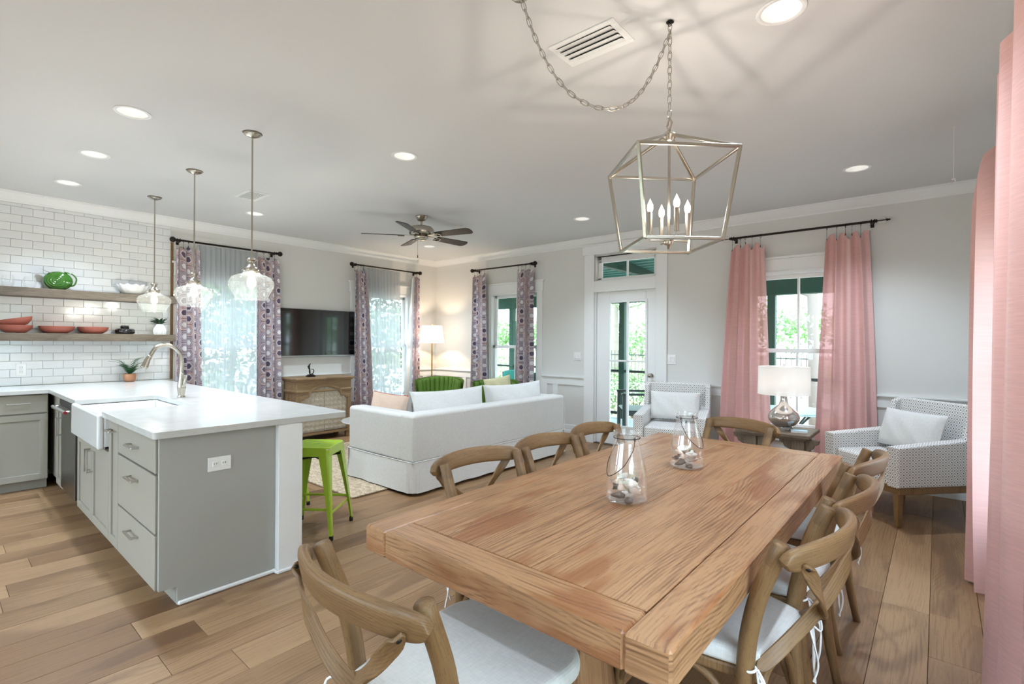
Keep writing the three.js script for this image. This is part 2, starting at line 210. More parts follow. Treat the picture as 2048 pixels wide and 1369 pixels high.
// ---------- materials ----------
const std = (color, roughness = 0.6, o = {}) => new THREE.MeshStandardMaterial({ color, roughness, ...o });
const phy = (color, roughness = 0.6, o = {}) => new THREE.MeshPhysicalMaterial({ color, roughness, ...o });
const both = { side: THREE.DoubleSide };
const M = {
  wall: std('#e0dfdb', 0.85, { bumpMap: tPaint, bumpScale: 0.0003 }), trim: std('#f0f1f0', 0.4), ceil: std('#dedfdf', 0.9, { bumpMap: tPaint, bumpScale: 0.0003 }),
  tile: phy('#e2e3e3', 0.12, { clearcoat: 0.6, clearcoatRoughness: 0.06 }), grout: std('#c9c8c4', 0.9),
  quartz: phy('#d3d3d0', 0.17, { specularIntensity: 0.7, map: tStone }), cabinet: std('#9f9a8d', 0.42), endPanel: std('#a9a8a2', 0.4), darkWood: std('#5a4738', 0.7),
  steel: std('#c6c4c0', 0.28, { metalness: 1, bumpMap: tBrush, bumpScale: 0.00006 }), nickel: std('#b9b2a6', 0.24, { metalness: 1 }), chrome: std('#d8d8d8', 0.08, { metalness: 1 }), steelDark: std('#6f6f6c', 0.3, { metalness: 1 }),
  brass: std('#b08d4c', 0.3, { metalness: 1 }), bronze: std('#2b2420', 0.35, { metalness: 0.7 }), black: std('#17161a', 0.4), iron: std('#262322', 0.45, { metalness: 0.5 }),
  porcelain: phy('#e8e9e8', 0.1, { clearcoat: 0.5 }), plastic: std('#eeeeec', 0.4), darkSlot: std('#3a3a3a', 0.6), red: std('#8d1c2a', 0.4),
  shelf: std('#9b958a', 0.5, { map: tGrey, color: '#c9c6c0' }), table: std('#f0e6dc', 0.36, { map: tTable, bumpMap: hTable, bumpScale: 0.0007 }), tableEnd: std('#a9764c', 0.6, { map: tTable, bumpMap: hTable, bumpScale: 0.0007 }),
  oak: std('#bdac95', 0.47, { map: tOak, bumpMap: hOak, bumpScale: 0.0003 }), oakLeg: std('#c5b499', 0.5, { map: tOak }), grey: std('#d8cfc4', 0.6, { map: tGrey, bumpMap: hGrey, bumpScale: 0.0005 }), console: std('#ded8cf', 0.6, { map: tOak, bumpMap: hOak, bumpScale: 0.0004 }), carved: std('#cfc4b2', 0.75, { bumpMap: hGrey, bumpScale: 0.0004 }),
  linen: std('#eae9e5', 0.9, { map: tLinen, bumpMap: tWeave, bumpScale: 0.0001 }), white: std('#efefec', 0.85, { map: tLinen, bumpMap: tWeave, bumpScale: 0.0003 }), cushion: std('#e9e8e4', 0.9, { map: tLinen, bumpMap: tWeave, bumpScale: 0.0003 }), cotton: std('#f3f3f1', 0.9),
  peach: std('#e8cdb8', 0.9, { map: tLinen }), coral: std('#b9614f', 0.8), yellow: std('#e6e0b4', 0.9, { map: tLinen }),
  pink: phy('#f2c3be', 0.55, { map: tSilk, sheen: 0.4, sheenRoughness: 0.4, sheenColor: new THREE.Color('#f0c0bd'), transmission: 0.08, thickness: 0, ...both }), hex: std('#ffffff', 0.85, { map: tHex, ...both }), lining: std('#dfe6ea', 0.9, both),
  sheer: phy('#bfc4c8', 1, { transmission: 0.5, thickness: 0, transparent: true, opacity: 0.82, ...both }),
  diamond: std('#ffffff', 0.85, { map: tDiamond }), velvet: phy('#5b7d27', 0.75, { sheen: 1, sheenRoughness: 0.35, sheenColor: new THREE.Color('#8fae4c') }), lime: phy('#aed03a', 0.24, { clearcoat: 0.5 }), rubber: std('#1d1d1d', 0.8),
  jute: std('#c6b59d', 0.95), juteDark: std('#8d7b64', 0.95), tv: phy('#050607', 0.1, { clearcoat: 1, clearcoatRoughness: 0.05 }), silver: std('#b9bcbf', 0.3, { metalness: 0.9 }),
  glass: phy('#ffffff', 0.0, { transmission: 1, thickness: 0, ior: 1.5, ...both }), clear: phy('#f8fcfc', 0.02, { transmission: 0.97, thickness: 0, ior: 1.65, ...both }), jarGlass: phy('#ffffff', 0.02, { transmission: 0.985, thickness: 0, ior: 1.6, ...both }), crystal: phy('#ffffff', 0.02, { transmission: 1, thickness: 0.04, ior: 1.5 }),
  mercury: phy('#cfc8c2', 0.12, { metalness: 0.85, clearcoat: 1 }), shade: phy('#f0f0f0', 0.9, { transmission: 0.4, thickness: 0, ...both }), greenGlaze: phy('#2f6414', 0.1, { clearcoat: 1, clearcoatRoughness: 0.04 }), terracotta: std('#a85f50', 0.55), copper: std('#c08a6a', 0.35, { metalness: 0.6 }), blackGlaze: phy('#101013', 0.12, { clearcoat: 1 }), leaf: std('#24502a', 0.6, both), succulent: std('#27432c', 0.5, both),
  blade: std('#2e1e17', 0.45), bladeTop: std('#8b9097', 0.5), candle: phy('#f3ead6', 0.6, { transmission: 0.2, thickness: 0 }), shell: std('#e8e2d8', 0.5, both), shellPink: std('#d9bfae', 0.5, both), shellDark: std('#5a4a40', 0.5, both),
  porchGreen: std('#1f4a3c', 0.6), porchCeil: std('#3f7f74', 0.6), deck: std('#b7c2c0', 0.7), rail: std('#27332f', 0.5), teal: std('#3f9c90', 0.8), outTable: std('#cfe0e2', 0.4), leafDark: phy('#5f7a58', 0.8, { transmission: 0.25, thickness: 0, ...both }), bark: std('#8b8078', 0.9), leafA: phy('#a7bf86', 0.8, { transmission: 0.35, thickness: 0, ...both }), leafB: phy('#86a670', 0.8, { transmission: 0.35, thickness: 0, ...both }), ground: std('#a8937f', 0.95), drive: std('#cfcac4', 0.9), grass: std('#7c9158', 0.95),
};
const glow = (color, k) => new THREE.MeshStandardMaterial({ color: '#ffffff', roughness: 0.5, emissive: color, emissiveIntensity: k });
M.lens = glow(new THREE.Color(1, 0.97, 0.9), 2.5); M.bulb = glow(new THREE.Color(1, 0.8, 0.55), 3); M.filament = glow(new THREE.Color(1, 0.7, 0.4), 8);
function lamp(kind, color, power, at, parent, radius = 1, target) {
  const l = kind === 'spot' ? new THREE.SpotLight(color, power, 0, 1.05, 0.7, 2) : new THREE.PointLight(color, power, 0, 2);
  l.position.set(...at); l.castShadow = true; l.shadow.radius = radius; parent.add(l);
  if (kind === 'spot') { l.target.position.set(at[0], at[1] - 1, at[2]); parent.add(l.target); }
  return l;
}
// ---------- the room ----------
const WALLS = {                                        // a frame for each wall: local x along it, y up, z into the room
  back: { pos: [0, 0, 0], turn: 0 }, left: { pos: [0, 0, 0], turn: PI / 2 }, right: { pos: [RX, 0, 0], turn: -PI / 2 }, front: { pos: [0, 0, RZ], turn: PI },
};
const along = { back: (s) => s, left: (s) => -s, right: (s) => s, front: (s) => -s };  // room coordinate (x or z) -> local x
function onWall(o, wall) { o.position.set(...WALLS[wall].pos); o.rotation.y = WALLS[wall].turn; return o; }
const OPEN = {
  back: [[1.335, 2.285, 0.45, 2.12], [3.27, 4.14, 0, 2.06], [3.27, 4.14, 2.18, 2.52], [5.215, 6.165, 0.45, 2.12]],
  left: [[0.60, 1.60, 0.45, 2.12], [2.98, 3.90, 0.45, 2.12]],
  right: [[2.2, 3.1, 0.45, 2.12], [4.5, 5.8, 0.45, 2.12]],
  front: [[0.9, 2.3, 0.6, 2.2], [3.1, 5.9, 0.05, 2.2]],
};
{ // floor of wide boards running towards the door wall
  const f = structure('floor', 'wide oak board floor'); part('subfloor', span(-0.15, RX + 0.15, -0.12, -0.012, -0.15, RZ + 0.15, 0), M.darkWood, f);
  const tones = ['#dbcfc2', '#c9bbab', '#e2d8cd', '#bba998', '#d2c4b4'].map((c) => { const m = std(c, 0.42, { map: tFloor, bumpMap: hFloor, bumpScale: 0.0003 }); return m; });
  const W = 0.194, x0 = 6.595 - 34 * W;
  for (let k = -1; x0 + k * W < RX; k++) {
    let z = -rr(0.1, 1.7); const a = Math.max(0, x0 + k * W), b = Math.min(RX, x0 + (k + 1) * W); if (b - a < 0.01) continue;
    while (z < RZ) { const L = rr(1.3, 2.1), z0 = Math.max(0, z), z1 = Math.min(RZ, z + L); z += L; if (z1 - z0 > 0.02) part('plank', span(a + 0.0008, b - 0.0008, -0.012, 0, z0 + 0.0008, z1 - 0.0008, 0.0016, 'z', rr(0, 2.4), rr(0, 1.2)), tones[Math.floor(rnd() * 5)], f); }
  }
}
function wallGeo(a, b, holes) {                          // local x from a to b, thickness 0.15 behind the room's face
  const s = poly([[a, -0.1], [b, -0.1], [b, H], [a, H]]);
  for (const [p, q, y0, y1] of holes) s.holes.push(poly([[p, y0], [q, y0], [q, y1], [p, y1]]));
  return grain(extrude(s, 0.15).translate(0, 0, -0.15), 'x');
}
for (const [w, len, a, b] of [['back', RX, -0.15, RX + 0.15], ['left', RZ, -RZ - 0.15, 0.15], ['right', RZ, -0.15, RZ + 0.15], ['front', RX, -RX - 0.15, 0.15]]) {
  const m = new THREE.Mesh(clean(wallGeo(a, b, OPEN[w].map(([p, q, y0, y1]) => { const u = along[w](p), v = along[w](q); return [Math.min(u, v), Math.max(u, v), y0, y1]; }))), M.wall);
  m.name = 'wall_' + w; m.userData.kind = 'structure'; m.userData.label = 'pale warm grey painted wall'; onWall(m, w); scene.add(m);
}
// positions of the recessed lights (x, z), measured; the last ones light the kitchen behind the view
const CANS = [[2.98, 5.06], [1.89, 5.06], [0.81, 5.06], [0.99, 3.51], [3.70, 3.52], [3.70, 1.01], [1.03, 1.03], [6.31, 1.02], [6.30, 3.53], [6.30, 6.4], [3.70, 6.9], [0.9, 6.9]];
{
  const s = poly([[-0.15, 0.15], [RX + 0.15, 0.15], [RX + 0.15, -RZ - 0.15], [-0.15, -RZ - 0.15]]);
  for (const [x, z] of CANS) { const h = new THREE.Path(); h.absarc(x, -z, 0.079, 0, 2 * PI); s.holes.push(h); }
  const g = layFlat(extrude(s, 0.16, 0, 1, 20)); g.translate(0, H, 0);
  const m = new THREE.Mesh(clean(grain(g, 'x')), M.ceil); m.name = 'ceiling'; m.userData.kind = 'structure'; m.userData.label = 'flat white painted ceiling'; scene.add(m);
  part('roof_board', span(-0.15, RX + 0.15, H + 0.16, H + 0.2, -0.15, RZ + 0.15, 0), M.ceil, m);
}
// crown moulding, baseboards, chair rail with panels
const CROWN = [[0, -0.10], [0.012, -0.10], [0.014, -0.085], [0.022, -0.078], [0.05, -0.04], [0.068, -0.016], [0.08, -0.012], [0.08, 0], [0, 0]];
function runProfile(profile, a, b) { return extrude(poly(profile), b - a).rotateY(PI / 2).translate(a, 0, 0).scale(1, 1, -1); }
function stripAlong(wall, profile, a, b, y) { const g = fixWinding(runProfile(profile, 0, b - a)); g.translate(a, y, 0); return g; }
function fixWinding(g) { const q = g.index ? g.toNonIndexed() : g, p = q.attributes.position; for (let i = 0; i < p.count; i += 3) { const t = [p.getX(i + 1), p.getY(i + 1), p.getZ(i + 1)]; p.setXYZ(i + 1, p.getX(i + 2), p.getY(i + 2), p.getZ(i + 2)); p.setXYZ(i + 2, ...t); } q.computeVertexNormals(); return q; }
let trimN = 0;
const trim = (geos, wall, label, name) => { const m = new THREE.Mesh(merge([geos]), M.trim); m.name = name ?? 'trim_' + (++trimN); m.userData.kind = 'structure'; m.userData.label = label; onWall(m, wall); scene.add(m); return m; };
const range = { back: [0, RX], left: [-RZ, 0], right: [0, RZ], front: [-RX, 0] };
for (const w of ['back', 'left', 'right', 'front']) trim(stripAlong(w, CROWN, range[w][0], range[w][1], H), w, 'white crown moulding under the ceiling');
const BASE = [[0, 0], [0.016, 0], [0.016, 0.12], [0.012, 0.135], [0, 0.14]];
const runs = { back: [[0, 3.11], [4.30, RX]], left: [[-4.02, 0]], right: [[0, RZ]], front: [[-3.1, 0], [-RX, -5.9]] };
for (const w in runs) trim(runs[w].map(([a, b]) => stripAlong(w, BASE, a, b, 0)), w, 'white baseboard', 'baseboard_' + w);
{ // wainscot: cap rail, upper rail, stiles; one part per board
  const CAP = [[0, -0.02], [0.02, -0.02], [0.034, -0.004], [0.034, 0.008], [0, 0.008]];
  const doW = (w, segs, stiles) => {
    const g = structure('trim_' + (++trimN), 'white chair rail over framed wall panels'); onWall(g, w);
    for (const [a, b] of segs) { part('chair_rail', stripAlong(w, CAP, a, b, 0.872), M.trim, g); part('panel_rail', span(a, b, 0.76, 0.852, 0, 0.014, 0.002), M.trim, g); part('panel_rail', span(a, b, 0.14, 0.2, 0, 0.014, 0.002), M.trim, g); }
    for (const s of stiles) part('panel_stile', span(s - 0.045, s + 0.045, 0.2, 0.76, 0, 0.014, 0.002), M.trim, g);
  };
  doW('back', [[0, 1.235], [2.385, 3.11], [4.30, 5.115], [6.265, RX]], [0.3, 0.75, 1.19, 2.625, 2.43, 4.55, 5.07, 6.31, 6.75]);
  doW('left', [[-0.5, 0], [-2.88, -1.70], [-4.0, -4.0 + 0.001]].slice(0, 2), [-0.25, -1.75, -2.3, -2.83]);
  doW('right', [[0.034, 2.1], [3.2, 4.4], [5.9, RZ]], [0.5, 1.1, 1.7, 3.25, 3.8, 4.35, 5.95, 6.6, 7.2]);
}
// windows: two sashes of two panes each
function windowUnit(n, wall, p, q, y0, y1, label, lites = 2) {
  const u = along[wall](p), v = along[wall](q), a = Math.min(u, v), b = Math.max(u, v), g = structure('window_' + n, label); onWall(g, wall);
  const head = [span(a - 0.115, b + 0.115, y1, y1 + 0.14, 0, 0.022, 0.003), span(a - 0.135, b + 0.135, y1 + 0.14, y1 + 0.165, 0, 0.04, 0.003), span(a - 0.12, b + 0.12, y1 - 0.006, y1 + 0.012, 0, 0.03, 0.002)];
  part('head_casing', head, M.trim, g);
  for (const [c, d] of [[a - 0.1, a], [b, b + 0.1]]) part('side_casing', span(c, d, y0, y1, 0, 0.02, 0.003), M.trim, g);
  part('window_sill', span(a - 0.12, b + 0.12, y0 - 0.03, y0, -0.05, 0.05, 0.004), M.trim, g); part('apron', span(a - 0.1, b + 0.1, y0 - 0.12, y0 - 0.03, 0, 0.018, 0.003), M.trim, g);
  part('jamb', [span(a, a + 0.02, y0, y1, -0.15, 0, 0.001), span(b - 0.02, b, y0, y1, -0.15, 0, 0.001), span(a, b, y1 - 0.02, y1, -0.15, 0, 0.001), span(a, b, y0, y0 + 0.02, -0.15, 0, 0.001)], M.trim, g);
  const ym = (y0 + y1) / 2 + 0.0, mid = (a + b) / 2;
  for (const [s0, s1, z] of [[ym - 0.022, y1 - 0.02, -0.10], [y0 + 0.02, ym + 0.022, -0.06]]) {
    const A = a + 0.02, B = b - 0.02, sash = part('sash', [span(A, A + 0.045, s0, s1, z - 0.018, z + 0.018, 0.003), span(B - 0.045, B, s0, s1, z - 0.018, z + 0.018, 0.003), span(A, B, s0, s0 + 0.044, z - 0.018, z + 0.018, 0.003), span(A, B, s1 - 0.044, s1, z - 0.018, z + 0.018, 0.003)], M.trim, g);
    if (lites === 2) part('muntin', span(mid - 0.011, mid + 0.011, s0 + 0.04, s1 - 0.04, z - 0.014, z + 0.014, 0.003), M.trim, sash);
    for (const [c, d] of lites === 2 ? [[A + 0.045, mid - 0.011], [mid + 0.011, B - 0.045]] : [[A + 0.045, B - 0.045]]) part('pane', new THREE.PlaneGeometry(d - c, s1 - s0 - 0.088).translate((c + d) / 2, (s0 + s1) / 2, z), M.glass, sash);
  }
}
windowUnit(1, 'left', 2.98, 3.90, 0.45, 2.12, 'white sash window behind sheers beside the tiled wall');
windowUnit(2, 'left', 0.60, 1.60, 0.45, 2.12, 'white sash window behind a sheer beside the room corner');
windowUnit(3, 'back', 1.335, 2.285, 0.45, 2.12, 'white sash window between hexagon print curtains');
windowUnit(4, 'back', 5.215, 6.165, 0.45, 2.12, 'white sash window between pink curtains');
windowUnit(5, 'right', 2.2, 3.1, 0.45, 2.12, 'white sash window behind pink curtains on the side wall');
windowUnit(7, 'right', 4.5, 5.8, 0.45, 2.12, 'white sash window on the side wall behind the view');
windowUnit(6, 'front', 0.9, 2.3, 0.6, 2.2, 'white sash window over the kitchen run');
{ // wide glazed patio door in the wall behind the view
  const g = structure('door_2', 'wide glazed patio door'); onWall(g, 'front'); const a = -5.9, b = -3.1;
  part('door_frame', [span(a - 0.09, b + 0.09, 2.2, 2.3, 0, 0.02, 0.002), span(a - 0.09, a, 0, 2.2, 0, 0.02, 0.002), span(b, b + 0.09, 0, 2.2, 0, 0.02, 0.002)], M.trim, g);
  for (const k of [0, 1]) { const A = a + k * 1.4, B = A + 1.4, s = part('sash', [span(A, A + 0.08, 0.05, 2.2, -0.1, -0.06, 0.002), span(B - 0.08, B, 0.05, 2.2, -0.1, -0.06, 0.002), span(A, B, 0.05, 0.2, -0.1, -0.06, 0.002), span(A, B, 2.1, 2.2, -0.1, -0.06, 0.002)], M.trim, g); part('pane', new THREE.PlaneGeometry(1.24, 1.9).translate((A + B) / 2, 1.15, -0.08), M.glass, s); }
}
{ // porch door with four panes and a two pane transom over it
  const g = structure('door_1', 'white glazed porch door with a transom'), a = 3.27, b = 4.14; onWall(g, 'back');
  part('side_casing', span(3.11, 3.26, 0, 2.56, 0, 0.022, 0.003), M.trim, g); part('side_casing', span(4.15, 4.29, 0, 2.56, 0, 0.022, 0.003), M.trim, g);
  part('head_casing', [span(3.08, 4.32, 2.56, 2.675, 0, 0.024, 0.003), span(3.06, 4.34, 2.665, 2.685, 0, 0.045, 0.003), span(3.09, 4.31, 2.55, 2.568, 0, 0.032, 0.003)], M.trim, g);
  part('transom_bar', span(3.26, 4.15, 2.04, 2.19, -0.1, 0.022, 0.003), M.trim, g);
  part('jamb', [span(3.26, 3.28, 0, 2.54, -0.15, 0, 0.001), span(4.13, 4.15, 0, 2.54, -0.15, 0, 0.001), span(3.26, 4.15, 2.52, 2.545, -0.15, 0, 0.001)], M.trim, g);
  const ts = part('transom_sash', [span(3.28, 3.335, 2.19, 2.52, -0.1, -0.06, 0.003), span(4.085, 4.13, 2.19, 2.52, -0.1, -0.06, 0.003), span(3.28, 4.13, 2.19, 2.235, -0.1, -0.06, 0.003), span(3.28, 4.13, 2.44, 2.52, -0.1, -0.06, 0.003), span(3.70, 3.722, 2.23, 2.45, -0.095, -0.065, 0.003)], M.trim, g);
  for (const [c, d] of [[3.335, 3.70], [3.722, 4.085]]) part('pane', new THREE.PlaneGeometry(d - c, 0.205).translate((c + d) / 2, 2.3375, -0.08), M.glass, ts);
  const L = 3.285, R = 4.125, z0 = -0.075, z1 = -0.03, GL = 3.475, GR = 4.0, GB = 0.26, GT = 1.90;
  const slab = part('door_leaf', [span(L, GL, 0.012, 2.035, z0, z1, 0.003), span(GR, R, 0.012, 2.035, z0, z1, 0.003), span(GL, GR, 0.012, GB, z0, z1, 0.003), span(GL, GR, GT, 2.035, z0, z1, 0.003)], M.trim, g);
  part('glazing_bead', [span(GL - 0.02, GL + 0.012, GB - 0.02, GT + 0.02, z1, z1 + 0.012, 0.003), span(GR - 0.012, GR + 0.02, GB - 0.02, GT + 0.02, z1, z1 + 0.012, 0.003), span(GL, GR, GB - 0.02, GB + 0.012, z1, z1 + 0.012, 0.003), span(GL, GR, GT - 0.012, GT + 0.02, z1, z1 + 0.012, 0.003)], M.trim, slab);
  const mx = (GL + GR) / 2, my = 1.12;
  part('muntin', [span(mx - 0.011, mx + 0.011, GB, GT, z0 + 0.01, z1 + 0.008, 0.003), span(GL, GR, my - 0.011, my + 0.011, z0 + 0.01, z1 + 0.008, 0.003)], M.trim, slab);
  for (const [c, d] of [[GL, mx - 0.011], [mx + 0.011, GR]]) for (const [e, f] of [[GB, my - 0.011], [my + 0.011, GT]]) part('pane', new THREE.PlaneGeometry(d - c, f - e).translate((c + d) / 2, (e + f) / 2, -0.055), M.glass, slab);
  const kn = part('door_knob', [rot(cyl(0.027, 0.027, 0.01, 0, 0, 0), PI / 2).translate(4.075, 0.95, z1), rot(cyl(0.012, 0.012, 0.04, 0, 0, 0), PI / 2).translate(4.075, 0.95, z1), ball(0.028, 4.075, 0.95, z1 + 0.055)], M.nickel, slab); kn.userData.label = 'brushed nickel knob';
  part('threshold', span(3.27, 4.14, -0.005, 0.014, -0.15, 0.02, 0.003), M.darkWood, g);
}
{ // wall plates
  const plate = (label, wall, s, y, w, h, kind) => {
    const t = thing(kind === 'switch' ? 'light_switch_plate' : 'outlet_plate', label, kind === 'switch' ? 'switch' : 'outlet'); onWall(t, wall); t.translateX(along[wall](s)); t.translateY(y);
    part('cover_plate', bx(w, h, 0.006, 0, 0, 0.003, 0.002), M.plastic, t);
    if (kind === 'switch') for (const k of [-1, 1]) part('rocker', bx(0.034, 0.066, 0.008, k * 0.025, 0, 0.006, 0.002), M.plastic, t);
    else for (const k of [-1, 1]) { const f = part('receptacle', bx(0.028, 0.03, 0.008, w > h ? k * 0.022 : 0, w > h ? 0 : k * 0.02, 0.005, 0.003), M.plastic, t), X = w > h ? k * 0.022 : 0, Y = w > h ? 0 : k * 0.02; part('slots', [bx(0.002, 0.009, 0.001, X - 0.006, Y + 0.003, 0.0095, 0), bx(0.002, 0.009, 0.001, X + 0.006, Y + 0.003, 0.0095, 0)], M.darkSlot, f); }
    return t;
  };
  plate('white double light switch on the wall left of the porch door', 'back', 2.99, 1.168, 0.115, 0.117, 'switch');
  plate('white double light switch on the wall right of the porch door', 'back', 4.345, 1.16, 0.115, 0.117, 'switch');
  plate('white outlet low on the wall panel beside the sofa', 'back', 2.72, 0.36, 0.07, 0.115, 'outlet').translateZ(0.0);
  plate('white outlet on the tiled wall above the counter', 'left', 5.29, 1.06, 0.075, 0.12, 'outlet').translateZ(0.009);
  const t = plate('white double outlet on the grey end panel of the island', 'right', 4.858, 0.693, 0.115, 0.075, 'outlet');
  t.rotation.set(0, PI / 2, 0); t.position.set(3.857, 0.693, 4.858);
}
{ // white glazed wall tiles
  const W = 0.1524, T = 0.0762, J = 0.0028, g = structure('trim_' + (++trimN), 'white subway tile on the kitchen wall'), rows = Math.ceil((2.68 - 0.905) / (T + J)); onWall(g, 'left');
  part('grout_bed', span(-6.6, -4.045, 0.905, 2.68, 0, 0.004, 0), M.grout, g); part('wood_edge', span(-4.045, -4.02, 0.905, 2.5, 0, 0.016, 0.002, 'y'), M.oak, g);
  const geo = clean(bx(W, T, 0.008, 0, 0, 0, 0.0018)), rest = [], tones = ['#e2e3e3', '#dfe1e1', '#e4e5e4'].map((c) => { const m = M.tile.clone(); m.color.set(c); return m; }), cut = {};
  for (let r = 0; r < rows; r++) {
    const y0 = 0.905 + J + r * (T + J), y1 = Math.min(2.678, y0 + T); if (y1 - y0 < 0.01) continue;
    for (let k = 0; k < 18; k++) {
      let a = -4.047 - (k + 1) * (W + J) + (r % 2 ? (W + J) / 2 : 0), b = a + W; b = Math.min(b, -4.047); if (b - a < 0.01 || a < -6.6) continue;
      const cx = (a + b) / 2, cy = (y0 + y1) / 2;
      if (a < -5.68) { rest.push(mv(bx(b - a, y1 - y0, 0.008, 0, 0, 0, 0.0018), cx, cy, 0.007)); continue; }
      const key = (b - a).toFixed(3) + '_' + (y1 - y0).toFixed(3), G = b - a > W - 0.001 && y1 - y0 > T - 0.001 ? geo : (cut[key] ??= clean(bx(b - a, y1 - y0, 0.008, 0, 0, 0, 0.0018)));
      share('tile', G, tones[Math.floor(rnd() * 3)], g, [cx, cy, 0.007], [rr(-0.0012, 0.0012), rr(-0.0012, 0.0012), 0]);
    }
  }
  part('more_tiles', rest, M.tile, g).userData.kind = 'stuff';
}
// ---------- kitchen ----------
const shaker = (w, h, x, y, z, fr = 0.055) => [bx(w, fr, 0.02, x, y + h / 2 - fr / 2, z, 0.002), bx(w, fr, 0.02, x, y - h / 2 + fr / 2, z, 0.002), bx(fr, h - 2 * fr, 0.02, x - w / 2 + fr / 2, y, z, 0.002), bx(fr, h - 2 * fr, 0.02, x + w / 2 - fr / 2, y, z, 0.002), bx(w - 2 * fr, h - 2 * fr, 0.008, x, y, z - 0.005, 0)];
const barPull = (x, y, z, L, vert) => { const a = bx(vert ? 0.011 : L, vert ? L : 0.011, 0.011, x, y, z + 0.032, 0.002), e = L / 2 - 0.008; return [a, ...[-1, 1].map((s) => bx(0.011, 0.011, 0.034, x + (vert ? 0 : s * e), y + (vert ? s * e : 0), z + 0.015, 0.001))]; };
function cabinet(label, x0, x1, fronts, o = {}) {           // local x along the front, z outwards; carcass 0.6 deep
  const t = thing('base_cabinet', label, 'cabinet', o.pos ?? [0, 0, 5.12], o.turn ?? 0, o.group), w = x1 - x0, xc = (x0 + x1) / 2, D = o.depth ?? 0.56;
  part('carcass', span(x0, x1, 0.1, 0.868, -D, 0, 0.001), M.cabinet, t); part('toe_kick', span(x0, x1, 0, 0.1, -D, -0.07, 0), M.cabinet, t);
  for (const f of fronts) {
    const a = f.x0 ?? x0, b = f.x1 ?? x1, g = 0.004, W = b - a - 2 * g, Hh = f.y1 - f.y0 - 2 * g, X = (a + b) / 2, Y = (f.y0 + f.y1) / 2;
    const d = part(f.kind, f.flat ? bx(W, Hh, 0.02, X, Y, 0.012, 0.002) : shaker(W, Hh, X, Y, 0.012), M.cabinet, t);
    if (f.pull) part('handle', barPull(f.pull[0], f.pull[1], 0.022, f.pull[2], f.pull[3]), M.steel, d).userData.label = 'brushed steel bar handle';
  }
  return t;
}
{
  const c = cabinet('grey three drawer cabinet at the end of the island', 3.08, 3.83, [{ kind: 'drawer', flat: 1, y0: 0.68, y1: 0.862, pull: [3.45, 0.775, 0.16] }, { kind: 'drawer', flat: 1, y0: 0.375, y1: 0.676, pull: [3.45, 0.595, 0.16] }, { kind: 'drawer', flat: 1, y0: 0.09, y1: 0.371, pull: [3.45, 0.29, 0.16] }], {});
  const s = poly([[-5.132, 0.095], [-5.05, 0.095], [-5.05, 0], [-4.555, 0], [-4.555, 0.868], [-5.132, 0.868]]);   // end panel with a toe notch
  const e = extrude(s, 0.022, 0.001).rotateY(PI / 2).translate(3.833, 0, -5.12); part('end_panel', grain(e, 'y'), M.endPanel, c);
  part('shoe_moulding', [span(3.855, 3.872, 0, 0.022, 4.56 - 5.12, 5.05 - 5.12, 0.006)], M.trim, c);
}
cabinet('narrow grey pull-out cabinet between the sink and the drawers', 2.84, 3.078, [{ kind: 'door', y0: 0.09, y1: 0.862, pull: [2.96, 0.80, 0.13] }]);
cabinet('grey two door cabinet under the apron sink', 1.80, 2.838, [{ kind: 'door', x0: 1.84, x1: 2.34, y0: 0.09, y1: 0.652, pull: [2.30, 0.52, 0.16, 1] }, { kind: 'door', x0: 2.34, x1: 2.838, y0: 0.09, y1: 0.652, pull: [2.38, 0.52, 0.16, 1] }]).children.forEach((m) => { if (m.name === 'carcass') { m.geometry = clean(span(1.80, 2.838, 0.1, 0.655, -0.56, 0, 0.001)); } });
cabinet('narrow grey cabinet with an upright handle beside the dishwasher', 0.90, 1.20, [{ kind: 'door', y0: 0.09, y1: 0.862, pull: [1.15, 0.62, 0.16, 1] }]);
cabinet('grey blind corner cabinet where the two counters meet', 0.04, 0.898, [], { depth: 0.56 });
cabinet('grey drawer and door cabinet on the tiled wall next to the corner', -5.56, -5.165, [{ kind: 'drawer', flat: 1, y0: 0.692, y1: 0.862, pull: [-5.362, 0.788, 0.155] }, { kind: 'door', y0: 0.09, y1: 0.688 }], { pos: [0.63, 0, 0], turn: PI / 2 });
cabinet('wide grey drawer and door cabinet further along the tiled wall', -6.28, -5.562, [{ kind: 'drawer', flat: 1, y0: 0.692, y1: 0.862, pull: [-5.92, 0.788, 0.155] }, { kind: 'door', x0: -6.28, x1: -5.92, y0: 0.09, y1: 0.688, pull: [-5.96, 0.58, 0.155, 1] }, { kind: 'door', x0: -5.92, x1: -5.562, y0: 0.09, y1: 0.688, pull: [-5.88, 0.58, 0.155, 1] }], { pos: [0.63, 0, 0], turn: PI / 2 });
{ // dishwasher
  const t = thing('dishwasher', 'stainless dishwasher with a bar handle built into the island', 'dishwasher', [1.5, 0, 5.12]);
  part('tub', span(-0.298, 0.298, 0.1, 0.868, -0.57, 0, 0.001), M.steelDark, t); part('toe_kick', span(-0.298, 0.298, 0.005, 0.1, -0.5, -0.07, 0), M.cabinet, t);
  const d = part('door', [bx(0.592, 0.74, 0.03, 0, 0.49, 0.016, 0.004)], M.steelDark, t);
  const hd = part('handle', [rot(cyl(0.013, 0.013, 0.56, 0, -0.28, 0), 0, 0, PI / 2).translate(0, 0.80, 0.085), ...[-1, 1].map((s) => bx(0.018, 0.018, 0.06, s * 0.25, 0.80, 0.055, 0.003))], M.steel, d); hd.userData.label = 'round stainless bar handle';
  part('medallion', rot(cyl(0.0125, 0.0125, 0.003, 0, 0, 0), 0, 0, -PI / 2).translate(0.28, 0.80, 0.085), M.red, hd);
  part('control_strip', bx(0.592, 0.05, 0.012, 0, 0.855 - 0.02, 0.036, 0.003), M.black, d);
}
